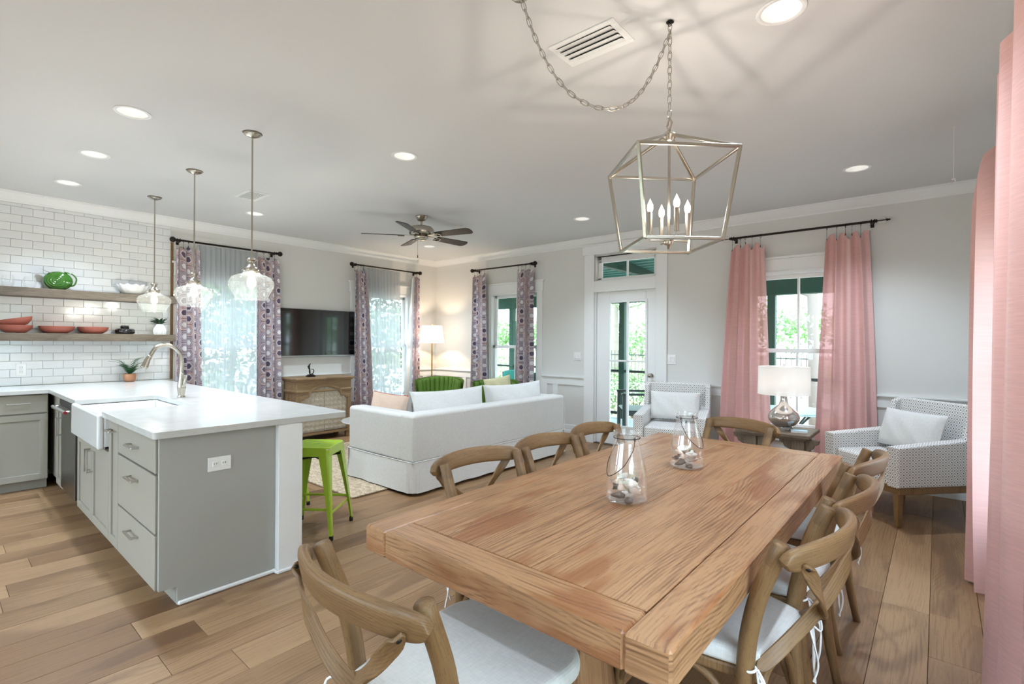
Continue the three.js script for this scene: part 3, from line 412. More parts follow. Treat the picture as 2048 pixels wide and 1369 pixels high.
{ // island post
  const t = thing('island_post', 'white square post under the island overhang', 'post', [3.83, 0, 4.4825]);
  part('post', bx(0.13, 0.868, 0.144, 0, 0.434, 0, 0.003), M.trim, t); part('shoe_moulding', [bx(0.016, 0.022, 0.165, 0.072, 0.011, 0, 0.006), bx(0.13, 0.022, 0.016, 0, 0.011, 0.078, 0.006), bx(0.13, 0.022, 0.016, 0, 0.011, -0.078, 0.006)], M.trim, t);
  const u = thing('island_back_panel', 'grey back panel of the island behind the stools', 'panel'); part('panel', span(0.05, 3.762, 0, 0.868, 4.536, 4.554, 0.001), M.endPanel, u); part('baseboard', span(0.05, 3.745, 0, 0.1, 4.522, 4.536, 0.003), M.trim, u);
}
{ // worktop: L shape with the sink notch
  const s = new THREE.Shape(), X = 3.905, F = 5.17, B = 4.12, r = 0.03;
  s.moveTo(0.012, -B); s.lineTo(X - r, -B); s.quadraticCurveTo(X, -B, X, -B - r); s.lineTo(X, -F + r); s.quadraticCurveTo(X, -F, X - r, -F); s.lineTo(2.80, -F); s.lineTo(2.80, -4.70); s.quadraticCurveTo(2.80, -4.66, 2.76, -4.66); s.lineTo(1.96, -4.66); s.quadraticCurveTo(1.92, -4.66, 1.92, -4.70); s.lineTo(1.92, -F); s.lineTo(0.70, -F); s.lineTo(0.70, -6.3); s.lineTo(0.012, -6.3); s.closePath();
  const g = layFlat(extrude(s, 0.036, 0.003, 2)); g.translate(0, 0.869, 0);
  single('countertop', 'white quartz worktop with a glossy polish over island and wall run', 'countertop', grain(g, 'x'), M.quartz);
}
{ // apron sink
  const t = thing('apron_sink', 'white ceramic farmhouse sink with a deep apron', 'sink', [2.36, 0, 0]), a = -0.435, b = 0.435, y0 = 0.66, y1 = 0.886;
  part('apron', rbox(0.874, y1 - y0, 0.04, 0.016, 0, (y0 + y1) / 2, 5.172), M.porcelain, t);
  part('basin', [span(a, a + 0.02, y0, 0.866, 4.67, 5.155, 0.004), span(b - 0.02, b, y0, 0.866, 4.67, 5.155, 0.004), span(a, b, y0, 0.866, 4.65, 4.672, 0.004), span(a, b, y0, y0 + 0.02, 4.66, 5.155, 0.004)], M.porcelain, t);
  part('drain', cyl(0.045, 0.045, 0.004, 0, y0 + 0.02, 4.9), M.steel, t);
}
{ // gooseneck tap
  const t = thing('kitchen_tap', 'brushed nickel gooseneck tap with a pull-down head behind the sink', 'tap', [2.25, 0.905, 4.575]);
  part('base', lathe([[0, 0], [0.028, 0], [0.028, 0.006], [0.022, 0.02], [0.03, 0.07], [0.03, 0.09], [0.022, 0.14], [0.0165, 0.19], [0.0165, 0.2], [0, 0.2]], 24), M.nickel, t);
  part('spout', tube([[0, 0.18, 0], [0, 0.30, 0], [0, 0.375, 0.03], [0, 0.415, 0.1], [0, 0.395, 0.17], [0, 0.33, 0.21]], 0.0145, 40, 12), M.nickel, t);
  part('spray_head', taper([[0, 0.335, 0.207], [0, 0.30, 0.225], [0, 0.24, 0.248]], [0.016, 0.02, 0.025], 10, 14), M.nickel, t);
  part('lever', taper([[0.02, 0.085, 0], [0.05, 0.095, 0], [0.06, 0.15, -0.01], [0.075, 0.18, -0.015]], [0.012, 0.009, 0.006], 12, 10), M.nickel, t);
}
// floating shelves
for (const [y0, y1, label] of [[1.768, 1.85, 'grey wood floating shelf, the upper of two on the tile'], [1.342, 1.418, 'grey wood floating shelf, the lower of two on the tile']]) single('floating_shelf', label, 'shelf', span(0.012, 0.25, y0, y1, 4.06, 6.3, 0.002, 'z', y0, 0), M.shelf, 'shelves on the tiled wall');
const S1 = 1.85, S2 = 1.418;
{ // things on the shelves
  for (const [z, l] of [[5.245, 'round clear stemless glass beside the green pitcher on the upper shelf'], [5.395, 'round clear stemless glass at the open end of the upper shelf']]) single('stemless_glass', l, 'glass', lathe([[0.001, 0], [0.028, 0.001], [0.044, 0.02], [0.052, 0.055], [0.048, 0.09], [0.042, 0.112], [0.0405, 0.112], [0.046, 0.09], [0.05, 0.055], [0.042, 0.021], [0.026, 0.004], [0.001, 0.003]], 28).translate(0.13, S1, z), M.jarGlass, 'stemless glasses on the upper shelf');
  const p = thing('pitcher', 'glossy green disc pitcher with ribs lying tilted on the upper shelf', 'pitcher', [0.13, S1 + 0.092, 5.04], 0); p.rotation.set(0, PI / 2 - 0.3, 0);
  const R = 0.105, prof = [[0.0, 0.052]]; for (let k = 1; k <= 30; k++) { const r = R * k / 30; prof.push([r, (0.05 - 0.03 * Math.pow(k / 30, 4)) * (1 + (k < 26 ? 0.05 * Math.sin(k * 1.05) : 0))]); }
  prof.push([R + 0.006, 0]); const back = prof.slice(0, -1).reverse().map(([r, y]) => [r, -y]);
  part('body', rot(lathe([...prof, ...back].reverse(), 48), PI / 2).scale(1.05, 0.86, 1), M.greenGlaze, p);
  part('handle', strap([[0.05, 0.088, 0], [0.105, 0.075, 0], [0.14, 0.03, 0], [0.128, -0.03, 0], [0.095, -0.05, 0]], 0.028, 0.014, [0, 0, 1], 24, 0.7), M.greenGlaze, p);
  const sp = part('spout', surf((u, v) => { const a = (u - 0.5) * 2.4, L = 0.05 + 0.1 * v; return [-0.015 - L * 0.9 * Math.cos(a * 0.5), 0.06 + 0.045 * v + 0.02 * Math.cos(a), 0.042 * Math.sin(a) * (1 - 0.3 * v)]; }, 16, 10), std('#1e4a18', 0.15, both), p); sp.userData.label = 'dark green pouring lip';
  single('serving_bowl', 'white scalloped serving bowl at the end of the upper shelf', 'bowl', (() => { const g = surf((u, v) => { const a = -u * 2 * PI, k = v < 0.5 ? v * 2 : 2 - v * 2, in_ = v > 0.5 ? 0.005 : 0, r = 0.05 + 0.095 * Math.pow(k, 0.6) - in_, sc = 1 + 0.045 * k * Math.cos(a * 12); return [r * sc * Math.cos(a), 0.002 + in_ * 1.5 + 0.1 * Math.pow(k, 1.5) + 0.006 * k * k * Math.cos(a * 12), r * sc * Math.sin(a)]; }, 72, 24); return [g.translate(0.13, S1, 4.43), cyl(0.05, 0.05, 0.004, 0.13, S1, 4.43)]; })(), M.porcelain);
  const bowl = lathe([[0.001, 0.002], [0.06, 0], [0.075, 0.004], [0.112, 0.03], [0.123, 0.062], [0.119, 0.062], [0.108, 0.032], [0.07, 0.009], [0.001, 0.008]], 40).scale(1, 1.2, 1);
  single('bowl', 'terracotta red bowl, the lower of the stacked pair', 'bowl', bowl.clone().translate(0.13, S2, 5.34), M.terracotta, 'terracotta bowls on the lower shelf');
  const tb = single('bowl', 'terracotta red bowl tilted on top of the stacked pair', 'bowl', bowl.clone().rotateX(0.2).translate(0.13, S2 + 0.066, 5.33), M.terracotta, 'terracotta bowls on the lower shelf'); void tb;
  single('bowl', 'terracotta red bowl alone beside the stacked pair', 'bowl', bowl.clone().scale(1.12, 0.95, 1.12).translate(0.13, S2, 5.045), M.terracotta, 'terracotta bowls on the lower shelf');
  single('bowl', 'terracotta red bowl alone beside the black pot', 'bowl', bowl.clone().scale(1.05, 0.95, 1.05).translate(0.13, S2, 4.765), M.terracotta, 'terracotta bowls on the lower shelf');
  const j = thing('lidded_pot', 'small glossy black faceted pot with a lid on the lower shelf', 'pot', [0.13, S2, 4.5]); part('body', lathe([[0, 0], [0.075, 0], [0.092, 0.012], [0.092, 0.045], [0.08, 0.06], [0, 0.06]], 8).rotateY(0.3), M.blackGlaze, j); part('lid', lathe([[0, 0.06], [0.04, 0.06], [0.04, 0.09], [0.034, 0.094], [0, 0.094]], 8).rotateY(0.3), M.blackGlaze, j);
  const v = thing('vase', 'small white fluted vase with a dark succulent on the lower shelf', 'vase', [0.13, S2, 4.18]);
  part('vase_body', surf((u, w) => { const a = -u * 2 * PI, y = 0.12 * w, r = 0.028 + 0.032 * Math.pow(Math.sin(PI * clamp(0.12 + 0.62 * (1 - w))), 1.2) - 0.012 * w, q = r * (1 + 0.14 * Math.cos(a * 12)); return [q * Math.cos(a), y, q * Math.sin(a)]; }, 96, 16), M.porcelain, v); part('vase_foot', cyl(0.04, 0.04, 0.004), M.porcelain, v);
  const leaves = []; for (let k = 0; k < 22; k++) { const a = k * 2.4, L = rr(0.06, 0.1), up = rr(0.02, 0.075); leaves.push(taper([[0, 0.115, 0], [Math.cos(a) * L * 0.5, 0.12 + up * 0.7, Math.sin(a) * L * 0.5], [Math.cos(a) * L, 0.12 + up, Math.sin(a) * L]], [0.006, 0.012, 0.002], 6, 6, 0.4)); }
  part('succulent', leaves, M.succulent, v);
  const f = thing('potted_fern', 'fern in a copper faceted pot on the worktop by the tile', 'plant', [0.16, 0.905, 4.46]);
  part('pot', lathe([[0, 0], [0.042, 0], [0.058, 0.03], [0.06, 0.085], [0.055, 0.085], [0.05, 0.07], [0, 0.07]], 10), M.copper, f);
  for (let k = 0; k < 13; k++) {
    const a = k * 2.399 + 0.4, L = rr(0.16, 0.26), lift = rr(0.5, 1.0), fr = [], cu = curve([[0, 0.07, 0], [Math.cos(a) * L * 0.3, 0.07 + L * 0.6 * lift, Math.sin(a) * L * 0.3], [Math.cos(a) * L * 0.75, 0.07 + L * 0.75 * lift, Math.sin(a) * L * 0.75]]);
    for (let q = 3; q < 16; q++) { const t = q / 16, c = cu.getPointAt(t), tg = cu.getTangentAt(t), s = V(-Math.sin(a), 0, Math.cos(a)), l = 0.045 * Math.sin(PI * (0.15 + 0.8 * t)); for (const sg of [-1, 1]) { const e = c.clone().addScaledVector(s, sg * l).addScaledVector(tg, l * 0.5), w = tg.clone().multiplyScalar(0.006); const g = new THREE.BufferGeometry(); g.setAttribute('position', new THREE.Float32BufferAttribute([c.x - w.x, c.y - w.y, c.z - w.z, c.x + w.x, c.y + w.y, c.z + w.z, e.x, e.y, e.z], 3)); fr.push(g); } }
    fr.push(new THREE.TubeGeometry(cu, 12, 0.0015, 4)); part('frond', fr, M.leaf, f);
  }
}
// bar stools
function stool(label, pos, turn) {
  const t = thing('bar_stool', label, 'stool', pos, turn, 'lime metal bar stools'), h = 0.625, a = 0.145, b = 0.2;
  const s = roundRect(0.3, 0.3, 0.04); const hole = new THREE.Path(); hole.absellipse(0, 0, 0.028, 0.011, 0, 2 * PI); s.holes.push(hole);
  part('seat', [layFlat(extrude(s, 0.012, 0.004, 2)).translate(0, h - 0.016, 0), ...[0, 1, 2, 3].map((k) => bx(0.27, 0.055, 0.004, 0, h - 0.04, 0.149, 0.001).rotateY(k * PI / 2))], M.lime, t);
  for (const [x, z] of [[1, 1], [1, -1], [-1, 1], [-1, -1]]) {
    const top = [x * a, h - 0.02, z * a], bot = [x * b, 0.02, z * b];          // folded sheet leg: an angle section that narrows downwards
    const sec = (c, w) => [[c[0] - x * w, c[1], c[2]], [c[0], c[1], c[2]], [c[0], c[1], c[2] - z * w]];
    const leg = surf((u, v) => { const w = lerp(0.022, 0.075, Math.pow(v, 1.6)), c = [lerp(bot[0], top[0], v), lerp(bot[1], top[1], v), lerp(bot[2], top[2], v)], q = sec(c, w), k = u * 2, i = Math.min(1, Math.floor(k)); return [lerp(q[i][0], q[i + 1][0], k - i), c[1], lerp(q[i][2], q[i + 1][2], k - i)]; }, 8, 10);
    const lm = part('leg', leg, limeSheet, t); part('foot', rot(cyl(0.014, 0.014, 0.03, x * (b - 0.01), 0, z * (b - 0.01), 12)), M.rubber, lm);
  }
  for (let k = 0; k < 4; k++) { const y = k % 2 ? 0.17 : 0.2, q = lerp(b, a, y / h) - 0.014; part('footrest_bar', bx(q * 2, 0.018, 0.006, 0, y, q, 0.002).rotateY(k * PI / 2), M.lime, t); }
  part('brace', [bx(0.36, 0.014, 0.004, 0, h - 0.1, 0, 0.001).rotateY(PI / 4), bx(0.36, 0.014, 0.004, 0, h - 0.105, 0, 0.001).rotateY(-PI / 4)], M.iron, t);
  return t;
}
const limeSheet = M.lime.clone(); limeSheet.side = THREE.DoubleSide;
stool('lime green metal bar stool turned askew beside the white island post', [3.41, 0, 4.065], 0.67);
stool('lime green metal bar stool mostly hidden behind the white island post', [2.66, 0, 4.02], 0);
// ---------- curtains ----------
function rod(label, wall, p, q, finial) {
  const t = thing('curtain_rod', label, 'curtain rod'), u = along[wall](p), v = along[wall](q), a = Math.min(u, v), b = Math.max(u, v), y = 2.52, z = 0.1; onWall(t, wall);
  part('pole', rot(cyl(0.0115, 0.0115, b - a - 0.12, 0, 0, 0, 14), 0, 0, -PI / 2).translate(a + 0.06, y, z), M.bronze, t);
  for (const [x, s] of [[a + 0.06, -1], [b - 0.06, 1]]) {
    const f = part('finial', [rot(lathe([[0, -0.012], [0.016, -0.012], [0.02, -0.004], [0.012, 0.004], [0.017, 0.012], [0.01, 0.018], [0, 0.018]], 16), 0, 0, -s * PI / 2).translate(x, y, z), ...(finial === 'ball' ? [ball(0.032, x + s * 0.042, y, z)] : [rot(cyl(0.004, 0.004, 0.08, 0, 0, 0, 8), 0, 0, -s * PI / 2).translate(x + s * 0.01, y, z), rot(cyl(0.013, 0.007, 0.02, 0, 0, 0, 12), 0, 0, -s * PI / 2).translate(x + s * 0.085, y, z), ball(0.008, x + s * 0.108, y, z)])], M.bronze, t);
    if (finial !== 'ball') part('crystal_ball', ball(0.036, x + s * 0.05, y, z, 18), M.crystal, f).userData.label = 'clear glass ball';
    part('bracket', [bx(0.018, 0.018, 0.1, x - s * 0.03, y - 0.012, 0.05, 0.003), bx(0.03, 0.06, 0.01, x - s * 0.03, y - 0.012, 0.006, 0.003), rot(ring(0.016, 0.005, 0, 0, 0, 14, 6), 0, PI / 2).translate(x - s * 0.03, y, z)], M.bronze, t);
  }
}
// one panel of cloth hanging from clips: top from a0 to a1, hem from b0 to b1 (local x), gathered in folds
function panel(name, label, category, wall, a0, a1, b0, b1, folds, amp, mat, o = {}) {
  const t = thing(name, label, category, [0, 0, 0], 0, o.group); onWall(t, wall);
  const yt = o.top ?? 2.452, yb = o.hem ?? 0.015, z = o.z ?? 0.1, ph = o.phase ?? 0, cloth = o.cloth ?? Math.abs(a1 - a0) * 2.2, sag = o.sag ?? 0.05, droop = o.droop ?? 0;
  const w = (u, v) => { const x = u + 0.012 * Math.sin(9 * u + 3 * v + ph); const th = 2 * PI * folds * x + ph; return [Math.sin(th) + 0.28 * Math.sin(2 * th + 1.3 + 0.6 * v), Math.cos(th)]; };
  const fn = (u, v) => {
    const [s, c] = w(u, v), d = 1 - v, am = amp * (0.55 + 0.5 * d) * (0.8 + 0.35 * Math.sin(5 * u + ph)), x = lerp(lerp(b0, a0, Math.pow(v, o.flare ?? 1.3)), lerp(b1, a1, Math.pow(v, o.flare ?? 1.3)), u) + c * am * 0.35;
    const y = lerp(yb, yt, v) - (v > 0.8 ? (v - 0.8) / 0.2 : 0) * (sag * Math.max(0, s * 0.5 + 0.5) + droop * Math.max(0, s) );
    return [x, y, Math.max(0.064, z + s * am + (o.out ? o.out * d * d : 0)), u * cloth, lerp(yb, yt, v)];
  };
  part('cloth', surf(fn, Math.round(folds * 22), 30), mat, t);
  if (o.clips !== 0) { const n = o.clips ?? Math.max(3, Math.round(folds) + 1); for (let k = 0; k < n; k++) { const u = (k + 0.25) / n, p = fn(u, 1); part('ring_clip', [rot(ring(0.019, 0.0022, 0, 0, 0, 14, 5), 0, PI / 2 + rr(-0.3, 0.3)).translate(p[0], 2.513, 0.1), rot(cyl(0.0015, 0.0015, Math.max(0.01, 2.494 - p[1]), 0, 0, 0, 5)).translate(p[0], p[1], 0.1), bx(0.006, 0.022, 0.008, p[0], p[1] + 0.004, lerp(p[2], 0.1, 0.5), 0.001)], M.bronze, t); } }
  return t;
}
rod('dark bronze rod over the sheer curtains nearest the tiled wall', 'left', 2.80, 4.07, 'ball');
rod('dark bronze rod over the window between the television and the corner', 'left', 0.42, 1.757, 'ball');
rod('dark bronze rod over the window beside the porch door', 'back', 0.995, 2.33, 'ball');
rod('dark bronze rod with clear glass finials over the pink curtains beside the armchairs', 'back', 5.0, 6.42, 'crystal');
rod('dark bronze rod over the pink curtains on the side wall', 'right', 1.62, 4.05, 'ball');
const HEX = 'hexagon print curtains', PINKG = 'pink curtains';
panel('curtain', 'hexagon print curtain hanging against the tiled wall edge', 'curtain', 'left', -4.03, -3.78, -4.03, -3.74, 3, 0.045, M.hex, { group: HEX, cloth: 0.62 });
panel('curtain', 'hexagon print curtain hanging on the island side of the television', 'curtain', 'left', -3.13, -2.83, -3.13, -2.80, 3, 0.045, M.hex, { group: HEX, cloth: 0.66, phase: 1 });
panel('curtain', 'hexagon print curtain hanging on the corner side of the television', 'curtain', 'left', -1.70, -1.50, -1.72, -1.38, 3, 0.045, M.hex, { group: HEX, cloth: 0.62, phase: 2, z: 0.135 });
panel('curtain', 'narrow hexagon print curtain hanging behind the floor lamp', 'curtain', 'left', -0.56, -0.44, -0.62, -0.42, 2.5, 0.035, M.hex, { group: HEX, cloth: 0.44, phase: 0.6 });
panel('curtain', 'hexagon print curtain behind the first green velvet chair', 'curtain', 'back', 1.05, 1.34, 1.02, 1.41, 3, 0.045, M.hex, { group: HEX, cloth: 0.66, phase: 2.4 });
panel('curtain', 'hexagon print curtain hanging nearest the porch door', 'curtain', 'back', 1.97, 2.27, 1.93, 2.29, 3, 0.045, M.hex, { group: HEX, cloth: 0.66, phase: 4 });
panel('sheer_curtain', 'white sheer curtain across the window beside the tiled wall', 'curtain', 'left', -3.80, -3.10, -3.80, -3.10, 12, 0.012, M.sheer, { z: 0.075, clips: 0, sag: 0, top: 2.50, hem: 0.02 });
panel('sheer_curtain', 'white sheer curtain covering part of the window beside the corner', 'curtain', 'left', -1.55, -0.84, -1.50, -0.80, 12, 0.012, M.sheer, { z: 0.075, clips: 0, sag: 0, top: 2.50, hem: 0.02 });
panel('curtain_lining', 'pale lining edge of the narrow hexagon print curtain', 'curtain', 'left', -0.60, -0.55, -0.78, -0.6, 1, 0.02, M.lining, { clips: 0, z: 0.085 });
panel('curtain', 'pink silk curtain hanging on the lamp side of the window', 'curtain', 'back', 5.055, 5.41, 4.93, 5.50, 3.5, 0.075, M.pink, { group: PINKG, phase: 0.4, sag: 0.09, cloth: 1.1 });
panel('curtain', 'pink silk curtain hanging behind the corner armchair', 'curtain', 'back', 5.97, 6.30, 5.895, 6.39, 3.5, 0.075, M.pink, { group: PINKG, phase: 2, sag: 0.09, cloth: 1.1 });
panel('curtain', 'pink silk curtain on the side wall beside the corner armchair', 'curtain', 'right', 1.72, 2.12, 1.70, 2.16, 2.5, 0.08, M.pink, { group: PINKG, phase: 3.2, sag: 0.1, z: 0.205, droop: 0.25 });
panel('curtain', 'wide pink silk curtain on the side wall beside the dining table', 'curtain', 'right', 3.06, 4.0, 3.0, 4.0, 3.2, 0.08, M.pink, { group: PINKG, phase: 5.6, sag: 0.05, z: 0.185 });

// ---------- television wall ----------
{
  const t = thing('television', 'flat black television in a silver frame on the wall', 'television', [0, 1.4735, 2.2425], PI / 2);
  part('casing', [bx(1.165, 0.672, 0.03, 0, 0, 0.055, 0.004)], M.silver, t); part('wall_mount', bx(0.4, 0.3, 0.04, 0, 0, 0.02, 0.002), M.black, t);
  part('screen', bx(1.145, 0.648, 0.004, 0, 0.004, 0.0705, 0.0005), M.tv, t);
}
{
  const t = thing('console_cabinet', 'carved wood cabinet with arched double doors under the television', 'cabinet', [0.02, 0, 2.32], PI / 2), W = 0.80, y0 = 0.09, y1 = 0.83, D = 0.38;
  part('top', [bx(W + 0.06, 0.03, D + 0.05, 0, 0.845, D / 2 + 0.01, 0.008), bx(W + 0.03, 0.02, D + 0.03, 0, 0.822, D / 2, 0.005)], M.console, t);
  part('body', [span(-W / 2, W / 2, y0, y0 + 0.02, 0, D - 0.03, 0.002), span(-W / 2, -W / 2 + 0.025, y0, 0.815, 0, D - 0.03, 0.002), span(W / 2 - 0.025, W / 2, y0, 0.815, 0, D - 0.03, 0.002), span(-W / 2, W / 2, y0, 0.815, 0, 0.02, 0.002), bx(W + 0.03, 0.035, D, 0, 0.68, D / 2, 0.008), bx(W + 0.03, 0.04, D, 0, 0.1, D / 2, 0.006)], M.console, t);
  const arch = (k) => { const p = [[-0.345, 0.12], [-0.345, 0.56 + k], [-0.31, 0.56 + k], [-0.30, 0.585 + k], [-0.265, 0.59 + k]]; for (let i = 0; i <= 14; i++) { const a = PI - PI * i / 14; p.push([0.235 * Math.cos(a), 0.595 + k + 0.13 * Math.sin(a)]); } return [...p, [0.265, 0.59 + k], [0.30, 0.585 + k], [0.31, 0.56 + k], [0.345, 0.56 + k], [0.345, 0.12]]; };
  const fr = poly([[-W / 2, y0 + 0.02], [W / 2, y0 + 0.02], [W / 2, 0.815], [-W / 2, 0.815]]); fr.holes.push(poly(arch(0)));
  part('arched_front', grain(extrude(fr, 0.022, 0.003).translate(0, 0, D - 0.03), 'x'), M.console, t);
  const o1 = poly(arch(0.045).map(([x, y]) => [x * 1.06, y])); o1.holes.push(poly(arch(0.012)));
  part('arch_moulding', grain(extrude(o1, 0.012, 0.003).translate(0, 0, D - 0.01), 'x'), M.console, t);
  for (const s of [-1, 1]) {
    const d = part('door', span(s > 0 ? 0.002 : -0.345, s > 0 ? 0.345 : -0.002, 0.12, 0.735, D - 0.045, D - 0.028, 0.002), M.carved, t), rel = [];
    for (let j = 0; j < 9; j++) for (let i = 0; i < 5; i++) { const x = s * (0.04 + i * 0.066), y = 0.155 + j * 0.066; if (y > 0.56 && Math.hypot(x / 0.27, Math.max(0, y - 0.6) / 0.14) > 0.95) continue; const q = new THREE.ConeGeometry(0.046, 0.012, 4).rotateX(PI / 2).scale(0.95, 1, 1).translate(x, y, D - 0.022), r = new THREE.TorusGeometry(0.034, 0.0035, 4, 4).translate(x, y, D - 0.024); rel.push(q, r); }
    part('carved_relief', rel, M.carved, d);
    part('knob', [ball(0.016, s * 0.03, 0.42, D + 0.012, 12), cyl(0.006, 0.006, 0.03, 0, 0, 0, 8).rotateX(PI / 2).translate(s * 0.03, 0.42, D - 0.028)], M.bronze, d).userData.label = 'dark metal knob';
  }
  for (const x of [-0.36, 0.36]) for (const z of [0.04, D - 0.04]) part('foot', bx(0.06, 0.085, 0.06, x, 0.0425, z, 0.008), M.console, t);
  const f = thing('figurine', 'small dark bronze curled figurine on the carved cabinet', 'figurine', [0.2, 0.86, 2.43], PI / 2);
  part('plinth', [bx(0.11, 0.02, 0.07, 0, 0.01, 0, 0.004), bx(0.085, 0.014, 0.05, 0, 0.026, 0, 0.004)], M.bronze, f);
  part('figure', [taper([[-0.01, 0.03, 0], [-0.015, 0.07, 0], [-0.02, 0.11, 0.005], [-0.03, 0.13, 0]], [0.006, 0.012, 0.009, 0.013], 14, 10), taper([[-0.015, 0.03, 0], [0.03, 0.045, 0], [0.045, 0.08, 0], [0.03, 0.105, 0], [0.01, 0.1, 0]], [0.006, 0.007, 0.006, 0.004], 20, 8), ball(0.017, -0.028, 0.142, 0, 12), taper([[-0.028, 0.15, 0], [-0.012, 0.175, 0], [0.002, 0.185, 0]], [0.012, 0.009, 0.002], 8, 8), taper([[-0.02, 0.1, 0], [-0.04, 0.115, 0.02], [-0.05, 0.14, 0.02]], [0.006, 0.005, 0.004], 8, 6)], M.bronze, f);
}
// ---------- sofa group ----------
{
  const t = thing('sofa', 'white slipcovered sofa with a pleated skirt', 'sofa', [2.815, 0, 1.965], -PI / 2);       // local: x along the back, z to the front (towards the television)
  const Wd = 2.33, D = 1.03, top = 0.715;                                                                          // faces -x
  part('back', [rbox(Wd, top - 0.28, 0.2, 0.035, 0, 0.28 + (top - 0.28) / 2, -D / 2 + 0.1)], M.linen, t);
  for (const s of [-1, 1]) part('arm', [rbox(0.18, top - 0.285, D - 0.17, 0.035, s * (Wd / 2 - 0.0915), 0.28 + (top - 0.285) / 2, 0.085)], M.linen, t);
  part('deck', rbox(Wd - 0.3, 0.2, D - 0.2, 0.03, 0, 0.28, 0.06), M.linen, t);
  for (const s of [-1, 1]) part('seat_cushion', soft(0.97, 0.17, 0.8, 0.25, 0.15).translate(s * 0.49, 0.44, 0.12), M.linen, t);
  const skirt = (L, x, z, turn, name) => part(name, surf((u, v) => { const e = 1 - v; return [(u - 0.5) * (L + 0.03 * e) , lerp(0.03, 0.295, v), 0.004 + 0.03 * e + 0.011 * e * Math.sin(u * L * 19) * (0.4 + Math.sin(u * 7) * 0.4), u * L, v * 0.27]; }, Math.round(L * 40), 8).rotateY(turn).translate(x, 0, z), skirtMat, t);
  const skirtMat = M.linen.clone(); skirtMat.side = THREE.DoubleSide;
  skirt(Wd - 0.07, 0, -D / 2, PI, 'skirt'); skirt(Wd - 0.07, 0, D / 2, 0, 'skirt'); skirt(D - 0.07, Wd / 2, 0, PI / 2, 'skirt'); skirt(D - 0.07, -Wd / 2, 0, -PI / 2, 'skirt');
  for (const [x, z] of [[1, 1], [1, -1], [-1, 1], [-1, -1]]) part('kick_pleat', surf((u, v) => { const a = (u - 0.5) * 0.11, e = 1 - v; return [a + (0.018 + 0.012 * e) * 0, lerp(0.03, 0.29, v), -0.012 * Math.abs(u - 0.5) * 2 + 0.012 * e, u * 0.1, v * 0.26]; }, 6, 6).rotateY(Math.atan2(x, z)).translate(x * (Wd / 2 - 0.005), 0, z * (D / 2 - 0.005)), skirtMat, t);
  const pipe = (pts) => tube(pts, 0.005, 40, 6);
  part('piping', [pipe([[-Wd / 2 - 0.002, 0.293, -D / 2 - 0.002], [0, 0.293, -D / 2 - 0.004], [Wd / 2 + 0.002, 0.293, -D / 2 - 0.002]]), ...[-1, 1].map((s) => pipe([[s * (Wd / 2 + 0.003), 0.293, -D / 2], [s * (Wd / 2 + 0.005), 0.29, 0], [s * (Wd / 2 + 0.003), 0.293, D / 2]])), ...[-1, 1].map((s) => pipe([[s * Wd / 2, 0.3, -D / 2], [s * Wd / 2, 0.5, -D / 2], [s * (Wd / 2 - 0.005), top - 0.03, -D / 2 + 0.005]]))], M.linen, t);
  for (const [x, z] of [[1, 1], [1, -1], [-1, 1], [-1, -1]]) part('foot', bx(0.06, z > 0 ? 0.136 : 0.16, 0.06, x * 1.08, z > 0 ? 0.092 : 0.08, z * 0.42, 0.004), M.darkWood, t);
  const bc = (label, z, w) => { const m = single('back_cushion', label, 'cushion', pillow(w, 0.44, 0.24, 0.1, 30), M.white, 'loose back cushions of the sofa'); m.position.set(3.03, 0.665, z); m.rotation.set(0, PI / 2, 0); m.rotateX(-0.12); return m; };
  bc('large white back cushion on the sofa by its island end', 2.42, 1.0); bc('large white back cushion on the sofa by its porch door end', 1.4, 1.03);
  const p = thing('throw_pillow', 'peach throw pillow with coral trim against the sofa arm', 'pillow', [2.52, 0.63, 2.82], 0.1); p.rotation.set(-0.25, 0.35, 0); part('pillow_body', pillow(0.44, 0.4, 0.13, 0.06), M.peach, p); part('coral_trim', tube([[-0.21, 0.195, 0], [-0.1, 0.185, 0], [0.1, 0.185, 0], [0.21, 0.195, 0]], 0.008, 20, 6), M.coral, p);
}
{ // rug of thick plaited jute
  const t = thing('rug', 'chunky braided jute rug under the sofa', 'rug'); part('backing', span(0.85, 2.995, 0.0005, 0.012, 1.2, 3.51, 0.002), M.juteDark, t);
  const g = clean(new THREE.SphereGeometry(1, 7, 5).scale(0.021, 0.009, 0.0125)), N = [], q = new THREE.Object3D();
  for (let i = 0; i < 66; i++) for (let j = 0; j < 98; j++) { q.position.set(0.87 + i * 0.0325, 0.013, 1.212 + j * 0.0235 + (i % 2) * 0.006); q.rotation.set(0, (i % 2 ? 0.5 : -0.5) + rr(-0.15, 0.15), 0); q.updateMatrix(); N.push(q.matrix.clone()); }
  const im = new THREE.InstancedMesh(g, M.jute, N.length), c = new THREE.Color(); N.forEach((m, i) => { im.setMatrixAt(i, m); const k = rr(0.75, 1.15); im.setColorAt(i, c.setRGB(k, k * 0.98, k * 0.95)); }); im.name = 'plaits'; im.userData.kind = 'stuff'; t.add(im);
}
{ // tulip coffee table
  const t = thing('coffee_table', 'round white pedestal coffee table in front of the sofa', 'table', [1.45, 0.013, 2.18]); part('table_top', lathe([[0, 0.335], [0.4, 0.335], [0.445, 0.352], [0.45, 0.358], [0.445, 0.364], [0, 0.364]], 56), M.porcelain, t); part('pedestal', lathe([[0, 0], [0.22, 0], [0.215, 0.01], [0.1, 0.03], [0.035, 0.1], [0.028, 0.2], [0.06, 0.32], [0.1, 0.335], [0, 0.335]], 36), M.porcelain, t);
}
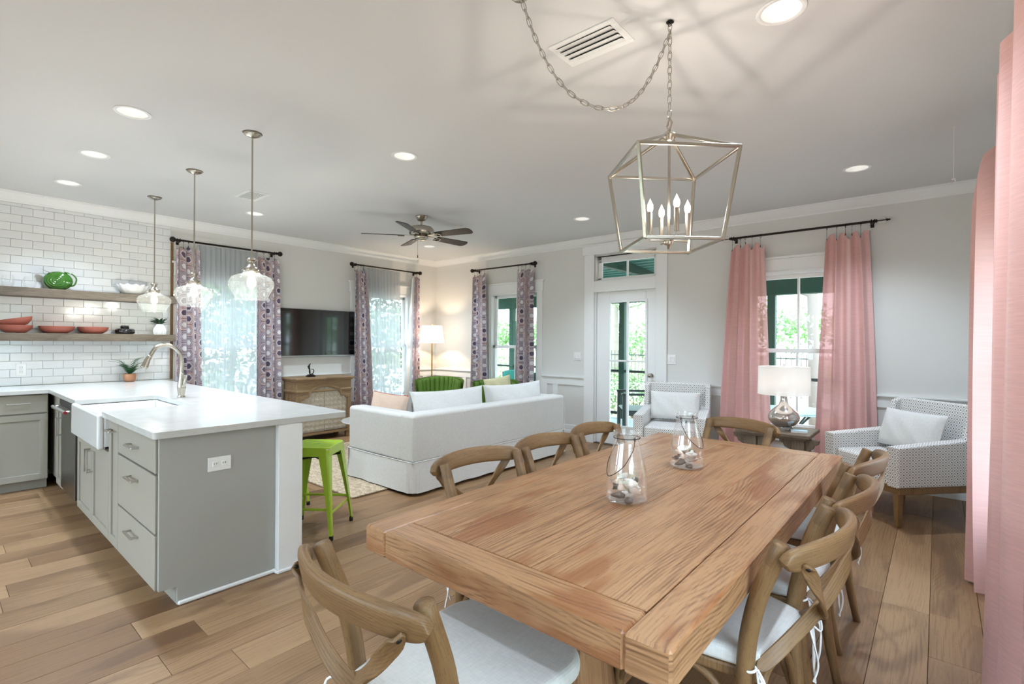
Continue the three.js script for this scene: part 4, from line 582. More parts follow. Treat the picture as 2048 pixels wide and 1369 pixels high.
function velvetChair(label, pos, turn) {
  const t = thing('velvet_armchair', label, 'chair', pos, turn, 'green velvet chairs'), R = 0.33, n = 11;
  for (let k = 0; k < n; k++) { const a = (k - (n - 1) / 2) * 0.235, tl = 0.1, x = Math.sin(a) * R, z = -Math.cos(a) * R; const lo = [x * 0.85, 0.36, z * 0.85], hi = [x * 1.06, 0.79 - 0.04 * Math.pow(Math.abs(a) / 1.2, 2.2), z * 1.06 - tl * Math.cos(a) * 0.4]; part('channel', taper([lo, [lerp(lo[0], hi[0], 0.5), 0.57, lerp(lo[2], hi[2], 0.5)], hi], [0.043, 0.042, 0.038], 8, 14), M.velvet, t); }
  part('outer_back', surf((u, v) => { const a = (u - 0.5) * 2.6, top = 0.80 - 0.045 * Math.pow(Math.abs(a) / 1.3, 2.2), y = lerp(0.3, top, v), r = R * lerp(0.86, 1.1, v) + 0.045; return [Math.sin(a) * r, y, -Math.cos(a) * r - 0.04 * v * Math.cos(a)]; }, 30, 8), velvetBack, t);
  part('seat', soft(0.6, 0.16, 0.58, 0.3, 0.35).translate(0, 0.38, 0.04), M.velvet, t); for (const x of [-0.22, 0.22]) for (const z of [-0.2, 0.24]) part('leg', cyl(0.011, 0.018, 0.32, x, 0, z, 12), M.brass, t);
  return t;
}
const velvetBack = M.velvet.clone(); velvetBack.side = THREE.DoubleSide;
velvetChair('green velvet channel back chair in the room corner by the floor lamp', [0.98, 0.0, 0.80], 0.65);
velvetChair('green velvet channel back chair under the window with the hexagon curtains', [1.86, 0.0, 0.56], 0.2);
{ const m = single('throw_pillow', 'pale yellow patterned pillow standing on the green velvet chair under the window', 'pillow', pillow(0.4, 0.4, 0.13, 0.06), M.yellow); m.position.set(2.02, 0.66, 0.56); m.rotation.set(-0.2, 0.5, 0.3); }
{ // floor lamp
  const t = thing('floor_lamp', 'brass floor lamp with a lit white tapered shade in the corner', 'lamp', [0.42, 0, 0.44]);
  part('base', lathe([[0, 0], [0.14, 0], [0.14, 0.015], [0.03, 0.025], [0.012, 0.04], [0, 0.04]], 32), M.brass, t); part('pole', cyl(0.011, 0.011, 1.4, 0, 0.03, 0, 14), M.brass, t);
  part('shade', lathe([[0.205, 1.335], [0.165, 1.62]], 40), M.shade, t); part('bulb', ball(0.032, 0, 1.47, 0), M.bulb, t); part('finial', [cyl(0.003, 0.003, 0.12, 0, 1.52, 0, 6), ball(0.012, 0, 1.645, 0, 10)], M.brass, t); part('harp', tube([[0, 1.4, 0], [0.06, 1.47, 0], [0, 1.6, 0], [-0.06, 1.47, 0]], 0.002, 24, 5, true), M.brass, t);
  lamp('point', new THREE.Color().setRGB(1, 0.76, 0.54), POWER.floorLamp, [0, 1.47, 0], t, 1.5);
}
// ---------- ceiling ----------
const baffleMat = M.trim.clone(); baffleMat.side = THREE.DoubleSide;
CANS.forEach(([x, z], i) => {
  const where = ['over the island end', 'over the middle of the kitchen aisle', 'over the kitchen aisle by the tile', 'over the floor behind the island near the sheer curtains', 'over the floor between island and sofa', 'over the porch door side of the room', 'in the corner beyond the ceiling fan', 'over the corner armchair', 'over the dining table', 'over the floor beside the patio door', 'over the floor behind the kitchen', 'over the far end of the kitchen'][i];
  const t = thing('recessed_light', 'round white recessed ceiling light ' + where, 'light', [x, H, z], 0, 'recessed ceiling lights');
  part('trim_ring', lathe([[0.078, 0.004], [0.078, -0.003], [0.092, -0.006], [0.098, -0.003], [0.098, 0.0], [0.078, 0.004]], 36), M.trim, t); part('baffle', lathe([[0.078, -0.001], [0.075, 0.02], [0.058, 0.075]], 36), baffleMat, t);
  part('lens', cyl(0.06, 0.06, 0.006, 0, 0.074, 0, 30), M.lens, t); lamp('spot', CANWHITE, POWER.can, [0, -0.012, 0], t, 2.2);
});
function vent(label, x0, x1, z0, z1, n) {
  const t = thing('ceiling_vent', label, 'vent', [(x0 + x1) / 2, H, (z0 + z1) / 2]), w = x1 - x0, d = z1 - z0, f = 0.03;
  part('frame', [bx(w, 0.008, f, 0, -0.004, d / 2 - f / 2, 0.002), bx(w, 0.008, f, 0, -0.004, -d / 2 + f / 2, 0.002), bx(f, 0.008, d - 2 * f, -w / 2 + f / 2, -0.004, 0, 0.002), bx(f, 0.008, d - 2 * f, w / 2 - f / 2, -0.004, 0, 0.002)], M.trim, t); part('duct', bx(w - 2 * f, 0.001, d - 2 * f, 0, -0.0006, 0, 0), M.darkSlot, t);
  for (let k = 0; k < n; k++) part('louver', bx(w - 2 * f, 0.002, (d - 2 * f) / n * 1.3, 0, 0, 0, 0).rotateX(0.3).translate(0, -0.008, -d / 2 + f + (k + 0.5) * (d - 2 * f) / n), M.trim, t);
}
vent('white louvered ceiling vent behind the chandelier chain', 5.38, 5.73, 3.745, 3.955, 4); vent('white louvered ceiling vent beside the pendant lights', 1.53, 1.87, 3.725, 3.93, 8);
{ const t = thing('pull_cord', 'thin white pull cord hanging from the ceiling by the side wall', 'cord', [6.887, H, 1.571]); part('cord', cyl(0.0018, 0.0018, 0.34, 0, -0.34, 0, 6), M.plastic, t); part('toggle', [bx(0.022, 0.01, 0.012, 0, -0.345, 0, 0.003), bx(0.008, 0.014, 0.008, 0.008, -0.358, 0, 0.002)], M.plastic, t); part('hook', ring(0.006, 0.0018, 0, -0.006, 0, 10, 5), M.plastic, t); }
// ceiling fan
const fan = thing('ceiling_fan', 'brushed nickel ceiling fan with five dark blades', 'fan', [2.35, H, 2.25], 0.25);
{
  part('canopy', lathe([[0, 0], [0.07, 0], [0.07, -0.012], [0.045, -0.05], [0.02, -0.06], [0, -0.06]].reverse(), 32), M.nickel, fan); part('downrod', cyl(0.0125, 0.0125, 0.09, 0, -0.13, 0, 14), M.nickel, fan);
  part('motor_housing', lathe([[0, -0.215], [0.12, -0.215], [0.14, -0.2], [0.142, -0.15], [0.12, -0.125], [0.05, -0.11], [0, -0.11]], 40), M.nickel, fan); part('switch_housing', lathe([[0, -0.275], [0.055, -0.272], [0.075, -0.25], [0.08, -0.215], [0, -0.215]], 32), M.nickel, fan);
  for (let k = 0; k < 5; k++) {
    const s = new THREE.Shape(); s.moveTo(0.2, -0.055); s.lineTo(0.61, -0.07); s.quadraticCurveTo(0.66, -0.065, 0.66, 0); s.quadraticCurveTo(0.66, 0.065, 0.61, 0.07); s.lineTo(0.2, 0.055); s.closePath();
    const g = layFlat(extrude(s, 0.007, 0.001)).rotateX(-0.22).translate(0, -0.225, 0).rotateY(k * 2 * PI / 5), b = part('blade', grain(g, 'x'), M.blade, fan);
    part('blade_iron', [bx(0.12, 0.006, 0.03, 0.14, -0.222, 0, 0.002).rotateY(k * 2 * PI / 5), rot(ring(0.034, 0.006, 0, 0, 0, 16, 6), PI / 2 - 0.2).translate(0.225, -0.232, 0).rotateY(k * 2 * PI / 5)], M.nickel, b);
  }
  part('pull_chain', [cyl(0.0013, 0.0013, 0.17, -0.02, -0.445, 0.04, 5), cyl(0.006, 0.004, 0.03, -0.02, -0.475, 0.04, 8)], M.bronze, fan);
}
// island pendants
function pendant(label, x, z) {
  const t = thing('pendant_light', label, 'lamp', [x, H, z], 0, 'glass pendants over the island');
  part('canopy', lathe([[0, -0.03], [0.02, -0.028], [0.05, -0.014], [0.063, 0], [0, 0]], 32), M.nickel, t); part('stem', cyl(0.0055, 0.0055, 0.84, 0, -0.86, 0, 12), M.nickel, t);
  part('socket_cap', lathe([[0, -0.955], [0.047, -0.955], [0.047, -0.925], [0.03, -0.915], [0.02, -0.89], [0.024, -0.875], [0.03, -0.872], [0.03, -0.86], [0.014, -0.85], [0, -0.845]], 28), M.nickel, t);
  for (let k = 0; k < 3; k++) part('thumb_screw', cyl(0.003, 0.003, 0.016, 0, 0, 0, 8).rotateZ(-PI / 2).translate(0.046, -0.94, 0).rotateY(k * 2 * PI / 3 + 0.4), M.nickel, t);
  part('glass_shade', lathe([[0.044, -0.945], [0.06, -0.965], [0.095, -0.975], [0.125, -0.99], [0.142, -1.02], [0.14, -1.05], [0.115, -1.10], [0.1, -1.135], [0.097, -1.14]], 48), M.clear, t);
  part('bulb', lathe([[0.0, -1.065], [0.012, -1.062], [0.026, -1.045], [0.03, -1.025], [0.022, -0.99], [0.014, -0.965], [0.013, -0.955], [0, -0.955]], 20), M.clear, t);
  const f = []; for (let k = 0; k < 6; k++) { const a = k * PI / 3; f.push(cyl(0.0016, 0.0016, 0.06, Math.cos(a) * 0.009, -1.045, Math.sin(a) * 0.009, 5)); } part('filament', f, M.filament, t);
  lamp('point', WARM, POWER.pendant, [0, -1.015, 0], t, 0.7);
}
pendant('clear glass pendant lamp hanging nearest the tiled wall', 0.877, 4.42); pendant('clear glass pendant lamp, the middle one over the island', 2.063, 4.435); pendant('clear glass pendant lamp hanging nearest the dining table', 3.233, 4.445);
{ // lantern chandelier on a swagged chain
  const t = thing('chandelier', 'open brushed nickel lantern chandelier with four candle bulbs on a swagged chain', 'chandelier', [5.91, 0, 3.768]), yU = 2.155, yL = 1.79, yA = 2.275, rU = 0.297, rL = 0.232, th = 0.013;
  const C = (r, y) => [0, 1, 2, 3].map((k) => V(Math.cos(k * PI / 2) * r, y, Math.sin(k * PI / 2) * r)), U = C(rU, yU), Lw = C(rL, yL);
  const bar = (a, b, name, w = th) => { const d = b.clone().sub(a), L = d.length(), g = bx(w, L + w * 0.6, w, 0, 0, 0, 0.0015), q = new THREE.Quaternion(), y = d.clone().normalize(), out = V((a.x + b.x) / 2, 0, (a.z + b.z) / 2); if (out.length() < 0.02) out.set(1, 0, 0); const x = new THREE.Vector3().crossVectors(y, out).normalize(), z = new THREE.Vector3().crossVectors(x, y).normalize(); g.applyMatrix4(new THREE.Matrix4().makeBasis(x, y, z).setPosition((a.x + b.x) / 2, (a.y + b.y) / 2, (a.z + b.z) / 2)); void q; return part(name, g, M.nickel, t); };
  for (let k = 0; k < 4; k++) { bar(U[k], U[(k + 1) % 4], 'upper_bar'); bar(Lw[k], Lw[(k + 1) % 4], 'lower_bar'); bar(U[k], Lw[k], 'side_bar'); bar(U[k], V(U[k].x * 0.05, yA, U[k].z * 0.05), 'roof_bar'); }
  part('hub', lathe([[0, yA + 0.02], [0.012, yA + 0.02], [0.03, yA + 0.005], [0.032, yA - 0.005], [0.02, yA - 0.015], [0.02, yA - 0.03], [0, yA - 0.03]].reverse(), 20), M.nickel, t); part('stem', cyl(0.006, 0.006, yA - 1.80, 0, 1.80, 0, 10), M.nickel, t); part('lower_hub', lathe([[0, 1.775], [0.006, 1.775], [0.008, 1.79], [0.022, 1.795], [0.022, 1.825], [0, 1.83]], 18), M.nickel, t);
  const dl = 0.03; part('diamond_loop', [[0, 1, 0], [1, 0, 0], [0, -1, 0], [-1, 0, 0]].map((p, i, a) => { const q = a[(i + 1) % 4], A = V(p[0] * dl * 0.75, yA + 0.05 + p[1] * dl, 0), B = V(q[0] * dl * 0.75, yA + 0.05 + q[1] * dl, 0), g = bx(0.006, A.distanceTo(B) + 0.004, 0.008, 0, 0, 0, 0.001).rotateZ(Math.atan2(A.x - B.x, B.y - A.y)); return g.translate((A.x + B.x) / 2, (A.y + B.y) / 2, 0).rotateY(-0.72); }), M.nickel, t);
  for (let k = 0; k < 4; k++) {
    const a = k * PI / 2 + PI / 4, x = Math.cos(a) * 0.085, z = Math.sin(a) * 0.085;
    part('arm', [bx(0.085, 0.008, 0.008, 0.0425, 1.81, 0, 0.001).rotateY(-a), cyl(0.004, 0.004, 0.03, x, 1.81, z, 8)], M.nickel, t); part('candle_sleeve', cyl(0.0105, 0.0105, 0.1, x, 1.835, z, 14), M.nickel, t);
    part('bulb', lathe([[0, 1.995], [0.004, 1.985], [0.013, 1.965], [0.0135, 1.95], [0.009, 1.935], [0, 1.935]].reverse(), 14).translate(x, 0, z), M.bulb, t); lamp('point', WARM, POWER.candle, [x, 1.955, z], t, 0.6);
  }
  const link = clean((() => { const p = []; for (let k = 0; k < 20; k++) { const a = k / 20 * 2 * PI; p.push([0.009 * Math.sign(Math.cos(a)) * Math.pow(Math.abs(Math.cos(a)), 0.8), 0.021 * Math.sin(a), 0]); } return tube(p, 0.0019, 20, 5, true); })());
  const chain = (pts) => { const cu = curve(pts), L = cu.getLength(), n = Math.round(L / 0.033), up = V(0, 1, 0); for (let k = 0; k < n; k++) { const s = (k + 0.5) / n, c = cu.getPointAt(s), tg = cu.getTangentAt(s), m = share('chain_link', link, M.nickel, t); m.position.copy(c); m.quaternion.setFromUnitVectors(up, tg); m.rotateY(k % 2 ? PI / 2 + 0.1 : 0.1); } };
  chain([[0, H - 0.01, 0], [0, 2.6, 0], [0, yA + 0.08, 0]]);
  const h2 = [-0.39, H - 0.01, 0.57], sw = []; for (let k = 0; k <= 10; k++) { const s = k / 10; sw.push([h2[0] * s, lerp(H - 0.05, h2[1], s) - 0.47 * 4 * s * (1 - s) * (0.92 + 0.08 * Math.cos(s * 6)), h2[2] * s]); } chain(sw);
  part('cord', tube(sw.map(([x, y, z]) => [x + 0.002, y, z + 0.002]), 0.0014, 40, 5), M.silver, t);
  part('ceiling_hook', [cyl(0.017, 0.012, 0.006, 0, H - 0.006, 0, 14), ring(0.008, 0.002, 0, H - 0.014, 0, 12, 5)], M.bronze, t); part('canopy', lathe([[0, H - 0.03], [0.03, H - 0.028], [0.06, H], [0, H]], 24).translate(h2[0], 0, h2[2]), M.nickel, t);
}
// ---------- dining table ----------
const pedMat = M.table.clone(); pedMat.side = THREE.DoubleSide;
{
  const t = thing('dining_table', 'long weathered pine trestle dining table with a thick framed top', 'table'), X0 = 5.40, X1 = 6.43, Z0 = 2.72, Z1 = 4.96, yt = 0.765, yb = 0.68, B = 0.103, E = 0.11;
  const seg = (x0, x1, z0, z1, axis, n, ou, ov) => [span(x0, x1, yb, yt, z0, z1, 0.006, axis, ou, ov)];
  part('side_board', seg(X0, X0 + B, Z0, Z1, 'z', 8, 0.3, 0.1), M.table, t); part('side_board', seg(X1 - B, X1, Z0, Z1, 'z', 8, 1.1, 0.62), M.table, t);
  part('end_board', seg(X0 + B, X1 - B, Z1 - E, Z1 - 0.001, 'x', 1, 0.2, 0.4), M.table, t); part('end_board', seg(X0 + B, X1 - B, Z0 + 0.001, Z0 + E, 'x', 1, 1.3, 0.9), M.table, t);
  const n = 5, w = (X1 - X0 - 2 * B) / n; for (let k = 0; k < n; k++) part('plank', span(X0 + B + k * w + 0.0006, X0 + B + (k + 1) * w - 0.0006, yt - 0.045, yt - rr(0.0006, 0.0018), Z0 + E + 0.0012, Z1 - E - 0.0012, 0.0018, 'z', rr(0, 2.4), k * 0.21 + 0.05), M.table, t);
  part('apron', [span(X0 + 0.12, X1 - 0.12, 0.62, yt - 0.05, 3.1, 3.16, 0.002, 'x'), span(X0 + 0.12, X1 - 0.12, 0.62, yt - 0.05, 4.5, 4.56, 0.002, 'x')], M.tableEnd, t);
  for (const z of [4.58, 3.1]) {                                // flared pedestals with stepped capitals
    const xc = 5.95, prof = (v) => 0.085 + 0.055 * Math.pow(1 - v, 2.4), pd = part('pedestal', grain(surf((u, v) => { const q = u * 4, i = Math.floor(q) % 4, f = q - Math.floor(q), r = prof(v), c = [[1, -1], [1, 1], [-1, 1], [-1, -1]], a = c[(i + 3) % 4], b = c[i]; return [xc + lerp(a[0], b[0], f) * r, 0.1 + v * 0.46, z - lerp(a[1], b[1], f) * r]; }, 16, 16), 'y'), pedMat, t);
    for (let k = 0; k < 4; k++) part('capital_step', bx(0.19 + k * 0.018 + (k % 2) * 0.012, 0.028, 0.19 + k * 0.018 + (k % 2) * 0.012, xc, 0.565 + k * 0.029, z, 0.008, 'x', k), M.tableEnd, pd);
    part('foot', [bx(0.28, 0.09, 0.28, 5.95, 0.045, z, 0.01, 'x', z), bx(0.25, 0.05, 0.25, 5.95, 0.11, z, 0.01, 'x', z)], M.table, t);
  }
  part('stretcher', span(5.90, 5.99, 0.16, 0.24, 3.15, 4.5, 0.006, 'z', 0.4, 0.3), M.table, t);
}
// ---------- cross-back chairs: local z is the way the sitter faces ----------
const chairParts = (() => {
  const top = 0.842, P = {};
  P.post = [-1, 1].map((s) => taper([[s * 0.185, 0, -0.265], [s * 0.19, 0.22, -0.225], [s * 0.195, 0.46, -0.205], [s * 0.205, 0.66, -0.235], [s * 0.212, top, -0.30]], [0.016, 0.02, 0.0235, 0.0235, 0.0225], 24, 16));
  P.leg = [-1, 1].map((s) => taper([[s * 0.215, 0, 0.215], [s * 0.205, 0.2, 0.2], [s * 0.19, 0.44, 0.185]], [0.014, 0.018, 0.021], 14, 14));
  const rail = []; for (let k = 0; k <= 12; k++) { const a = (k / 12 * 2 - 1); rail.push([a * 0.258, 0.815 + 0.014 * (1 - a * a), -0.318 - 0.075 * (1 - a * a)]); }
  P.rail = strap(rail, (s) => 0.006 + 0.07 * Math.sqrt(Math.max(0, 1 - Math.pow(Math.abs(2 * s - 1), 12))) * (0.84 + 0.16 * Math.sin(PI * s)), 0.029, [0, 1, -0.22], 56, 0.62);
  P.strap = [-1, 1].map((s) => strap([[s * 0.224, 0.812, -0.357], [s * 0.2, 0.782, -0.363], [s * 0.13, 0.71, -0.366], [s * 0.02, 0.62, -0.34 - 0.006 * s], [-s * 0.12, 0.53, -0.275], [-s * 0.186, 0.475, -0.232]], (u) => 0.01 + 0.028 * Math.sqrt(Math.max(0, 1 - Math.pow(Math.abs(2 * u - 1), 16))), 0.01, (u) => [0.55 * s, 0.8, 0], 40, 0.35));
  P.screw = [-1, 1].map((s) => [ball(0.008, s * 0.217, 0.803, -0.364, 8), ball(0.007, s * 0.208, 0.80, -0.277, 8), ball(0.005, -s * 0.19, 0.475, -0.24, 8)]).flat();
  const seat = new THREE.Shape(); seat.moveTo(-0.17, 0.225); seat.bezierCurveTo(-0.21, 0.1, -0.235, -0.08, -0.225, -0.17); seat.bezierCurveTo(-0.21, -0.245, -0.1, -0.255, 0, -0.255); seat.bezierCurveTo(0.1, -0.255, 0.21, -0.245, 0.225, -0.17); seat.bezierCurveTo(0.235, -0.08, 0.21, 0.1, 0.17, 0.225); seat.closePath();
  P.seat = layFlat(extrude(seat, 0.034, 0.008, 2, 16)).translate(0, 0.425, 0);
  const arch = (a, b, up) => taper([[a[0], 0.235, a[2]], [lerp(a[0], b[0], 0.1), 0.33, lerp(a[2], b[2], 0.1)], [lerp(a[0], b[0], 0.28), 0.405, lerp(a[2], b[2], 0.28)], [lerp(a[0], b[0], 0.5), up, lerp(a[2], b[2], 0.5)], [lerp(a[0], b[0], 0.72), 0.405, lerp(a[2], b[2], 0.72)], [lerp(a[0], b[0], 0.9), 0.33, lerp(a[2], b[2], 0.9)], [b[0], 0.235, b[2]]], [0.0125, 0.0125], 30, 10);
  P.arch = [arch([-0.19, 0, 0.2], [0.19, 0, 0.2], 0.418), arch([-0.18, 0, -0.215], [0.18, 0, -0.215], 0.418), arch([-0.205, 0, 0.2], [-0.185, 0, -0.21], 0.418), arch([0.205, 0, 0.2], [0.185, 0, -0.21], 0.418)];
  const cu = new THREE.Shape(); cu.moveTo(-0.17, 0.235); cu.bezierCurveTo(-0.22, 0.1, -0.245, -0.08, -0.235, -0.18); cu.bezierCurveTo(-0.215, -0.27, -0.1, -0.28, 0, -0.28); cu.bezierCurveTo(0.1, -0.28, 0.215, -0.27, 0.235, -0.18); cu.bezierCurveTo(0.245, -0.08, 0.22, 0.1, 0.17, 0.235); cu.closePath();
  P.cushion = layFlat(new THREE.ExtrudeGeometry(cu, { depth: 0.012, bevelEnabled: true, bevelThickness: 0.02, bevelSize: 0.022, bevelOffset: -0.018, bevelSegments: 5, curveSegments: 18 })).translate(0, 0.48, 0);
  P.tie = [-1, 1].map((s) => [tube([[s * 0.17, 0.482, -0.205], [s * 0.2, 0.485, -0.235], [s * 0.215, 0.478, -0.22], [s * 0.19, 0.48, -0.19]], 0.004, 16, 5), tube([[s * 0.205, 0.482, -0.24], [s * 0.225, 0.42, -0.255], [s * 0.215, 0.34, -0.26], [s * 0.232, 0.26, -0.262]], 0.0035, 24, 5), tube([[s * 0.205, 0.482, -0.24], [s * 0.19, 0.40, -0.27], [s * 0.21, 0.33, -0.275], [s * 0.2, 0.28, -0.265]], 0.0035, 24, 5), tube([[s * 0.2, 0.485, -0.24], [s * 0.235, 0.475, -0.27], [s * 0.24, 0.43, -0.275], [s * 0.21, 0.46, -0.25]], 0.0035, 18, 5)]).flat();
  for (const k of ['post', 'leg', 'strap']) P[k] = P[k].map(clean);
  P.arch = P.arch.map(clean); P.rail = clean(P.rail); P.seat = clean(grain(P.seat, 'x')); P.cushion = clean(grain(P.cushion, 'x')); P.tie = merge(P.tie); P.screw = P.screw.map(clean);
  return P;
})();
const CH = 'cross-back dining chairs', CU = 'tied seat cushions';
function crossChair(where, x, z, turn) {
  const t = thing('dining_chair', 'cross-back oak dining chair ' + where, 'chair', [x, 0, z], turn, CH);
  for (const g of chairParts.post) share('rear_post', g, M.oak, t); for (const g of chairParts.leg) share('front_leg', g, M.oak, t);
  share('top_rail', chairParts.rail, M.oak, t); for (const g of chairParts.strap) share('cross_strap', g, M.oak, t); for (const g of chairParts.screw) share('screw', g, M.iron, t); share('seat', chairParts.seat, M.oak, t); for (const g of chairParts.arch) share('bentwood_arch', g, M.oak, t);
  const c = thing('seat_cushion', 'grey seat cushion on chair ' + where, 'cushion', [x, 0, z], turn, CU); share('pad', chairParts.cushion, M.cushion, c); share('ties', chairParts.tie, M.cotton, c).userData.label = 'white cotton ties';
}
crossChair('at the table end beside the island post', 5.85, 4.945, PI - 0.04);
crossChair('at the table end nearest the table lamp', 5.745, 2.765, -0.3);
crossChair('on the sofa side, nearest the island', 5.555, 4.29, PI / 2 - 0.1);
crossChair('on the sofa side, middle of three', 5.575, 3.77, PI / 2 - 0.02);
crossChair('on the sofa side, nearest the porch door', 5.565, 3.262, PI / 2);
crossChair('on the pink curtain side, nearest the island', 6.235, 4.22, -PI / 2 - 0.1);
crossChair('on the pink curtain side, middle of three', 6.25, 3.715, -PI / 2 - 0.03);
crossChair('on the pink curtain side, nearest the corner armchair', 6.24, 3.085, -PI / 2 - 0.08);
{ // jars of shells
  const shellGeos = [
    lathe([[0.001, 0], [0.012, 0.002], [0.02, 0.008], [0.024, 0.014], [0.022, 0.015], [0.012, 0.006], [0.001, 0.004]], 14), // cap
    (() => { const g = surf((u, v) => { const a = (u - 0.5) * 2.2, r = 0.026 * v; return [Math.sin(a) * r, r * r * 14 * (1 + 0.12 * Math.cos(a * 14)), Math.cos(a) * r - 0.012]; }, 24, 8); return g; })(),   // fan
    taper([[-0.02, 0, 0], [-0.008, 0.003, 0.002], [0.008, 0.002, -0.002], [0.024, 0, 0]], [0.006, 0.012, 0.008, 0.002], 14, 10),                                                        // whelk
    soft(0.03, 0.018, 0.022, 0.9, 0.9, 14, 10),
  ].map(clean), mats = [M.shell, M.shellPink, M.shell, M.shell, M.shellDark];
  const jar = (label, x, z, what, candle) => {
    const t = thing('glass_jar', label, 'jar', [x, 0.7652, z]);
    part('jar_body', lathe([[0.001, 0.004], [0.07, 0.004], [0.078, 0.014], [0.078, 0.07], [0.072, 0.12], [0.058, 0.18], [0.05, 0.215], [0.046, 0.235], [0.05, 0.243], [0.052, 0.255], [0.05, 0.263], [0.046, 0.263], [0.044, 0.24], [0.047, 0.215], [0.055, 0.18], [0.069, 0.12], [0.075, 0.07], [0.075, 0.016], [0.068, 0.009], [0.001, 0.009]], 48), M.jarGlass, t);
    const wire = part('wire_bail', [rot(ring(0.0495, 0.0014, 0, 0, 0, 32, 6), PI / 2).translate(0, 0.238, 0), tube([[-0.05, 0.238, 0], [-0.058, 0.2, 0.012], [-0.05, 0.14, 0.05], [0.0, 0.1, 0.08], [0.05, 0.14, 0.05], [0.058, 0.2, 0.012], [0.05, 0.238, 0]], 0.0013, 48, 5), ring(0.006, 0.0013, -0.052, 0.238, 0, 10, 5), ring(0.006, 0.0013, 0.052, 0.238, 0, 10, 5)], M.iron, t); wire.rotation.y = what === 'near' ? -0.5 : 1.4; wire.userData.label = 'dark wire handle';
    for (let k = 0; k < 24; k++) { const a = k * 2.4, r = 0.052 * Math.sqrt(((k * 7) % 24) / 24), y = 0.012 + (k >> 2) * 0.0105, kind = k % 4; const m = new THREE.Mesh(shellGeos[kind], mats[(k * 3 + (k >> 2)) % 5]); m.name = numbered('seashell'); m.position.set(x + Math.cos(a) * r, 0.768 + y, z + Math.sin(a) * r); m.rotation.set(rr(-0.5, 0.5), rr(0, 6.28), rr(-0.4, 0.4)); m.scale.setScalar(rr(0.95, 1.25)); scene.add(m); tag(m, ['cream', 'pinkish', 'cream', 'cream', 'dark brown'][(k * 3 + (k >> 2)) % 5] + [' round cap seashell', ' ribbed fan seashell', ' pointed spiral seashell', ' smooth oval seashell'][kind] + ' in the jar ' + (what === 'near' ? 'with the candle' : 'without a candle'), 'seashell', what === 'near' ? 'shells in the jar with the candle' : 'shells in the jar without a candle'); }
    if (candle) { const c = thing('votive_candle', 'short cream votive candle in a small clear cup among the shells', 'candle', [x - 0.008, 0.806, z + 0.01]); part('wax', lathe([[0, 0], [0.02, 0], [0.021, 0.038], [0.012, 0.036], [0, 0.034]], 20), M.candle, c); part('cup', lathe([[0.001, -0.002], [0.024, -0.002], [0.026, 0.05]], 24), M.clear, c); part('wick', cyl(0.0008, 0.0008, 0.008, 0, 0.034, 0, 5), M.darkSlot, c); }
  };
  jar('clear glass jar with a wire handle holding shells and a candle', 5.925, 4.175, 'near', true); jar('clear glass jar with a wire handle holding only shells', 5.90, 3.52, 'far', false);
}
// ---------- patterned armchairs ----------
function armchair(label, x, z, front, cushionLabel) {
  const turn = Math.atan2(front[0], front[1]), t = thing('armchair', label, 'armchair', [x, 0, z], turn, 'diamond pattern armchairs'), W = 0.72, D = 0.74;
  part('seat_frame', [bx(W - 0.02, 0.055, D - 0.04, 0, 0.275, 0, 0.004, 'x')], M.oakLeg, t);
  for (const sx of [-1, 1]) for (const [z0, lean] of [[D / 2 - 0.045, 0], [-D / 2 + 0.06, -0.04]]) part('leg', (() => { const g = bx(0.05, 0.26, 0.05, 0, 0.13, 0, 0.003, 'y'), p = g.attributes.position; for (let i = 0; i < p.count; i++) { const k = lerp(0.62, 1, p.getY(i) / 0.26); p.setXYZ(i, sx * (W / 2 - 0.045) + p.getX(i) * k, p.getY(i), z0 + lean * (1 - p.getY(i) / 0.26) + p.getZ(i) * k); } g.computeVertexNormals(); return g; })(), M.oakLeg, t);
  part('seat', [rbox(W - 0.2, 0.19, D - 0.14, 0.03, 0, 0.385, 0.05)], M.diamond, t);
  const armS = poly([[-D / 2 + 0.02, 0.30], [D / 2, 0.30], [D / 2 + 0.006, 0.595], [-D / 2 + 0.12, 0.64], [-D / 2, 0.66]]);
  for (const s of [-1, 1]) part('arm', grain(extrude(armS, 0.1, 0.012, 3).rotateY(-PI / 2).translate(s > 0 ? W / 2 : -W / 2 + 0.1, 0, 0), 'x'), M.diamond, t);
  const back = extrude(poly([[-W / 2 + 0.02, 0.3], [W / 2 - 0.02, 0.3], [W / 2 - 0.005, 0.87], [-W / 2 + 0.005, 0.87]]), 0.11, 0.014, 3); back.rotateX(-0.1).translate(0, 0.02, -D / 2 + 0.02);
  part('back', grain(back, 'x'), M.diamond, t);
  const wing = poly([[-D / 2 - 0.03, 0.62], [-D / 2 + 0.16, 0.62], [-D / 2 + 0.1, 0.86], [-D / 2 + 0.06, 0.885], [-D / 2 - 0.05, 0.885]]);
  for (const s of [-1, 1]) part('wing', grain(extrude(wing, 0.055, 0.01, 2).rotateY(-PI / 2).translate(s > 0 ? W / 2 : -W / 2 + 0.055, 0, 0), 'x'), M.diamond, t);
  const c = single('lumbar_cushion', cushionLabel, 'cushion', pillow(0.54, 0.32, 0.15, 0.05), M.white, 'armchair cushions'); const f = V(front[0], 0, front[1]).normalize();
  c.position.set(x - f.x * 0.1, 0.66, z - f.z * 0.1); c.rotation.set(0, turn, 0); c.rotateX(-0.3);
}
armchair('diamond pattern armchair beside the porch door', 4.60, 0.55, [0.26, 0.97], 'long white cushion on the armchair beside the porch door');
armchair('diamond pattern armchair turned in the corner by the side wall', 6.58, 0.75, [-0.67, 0.74], 'long white cushion on the armchair in the corner by the side wall');
const bracketMat = M.grey.clone(); bracketMat.side = THREE.DoubleSide;
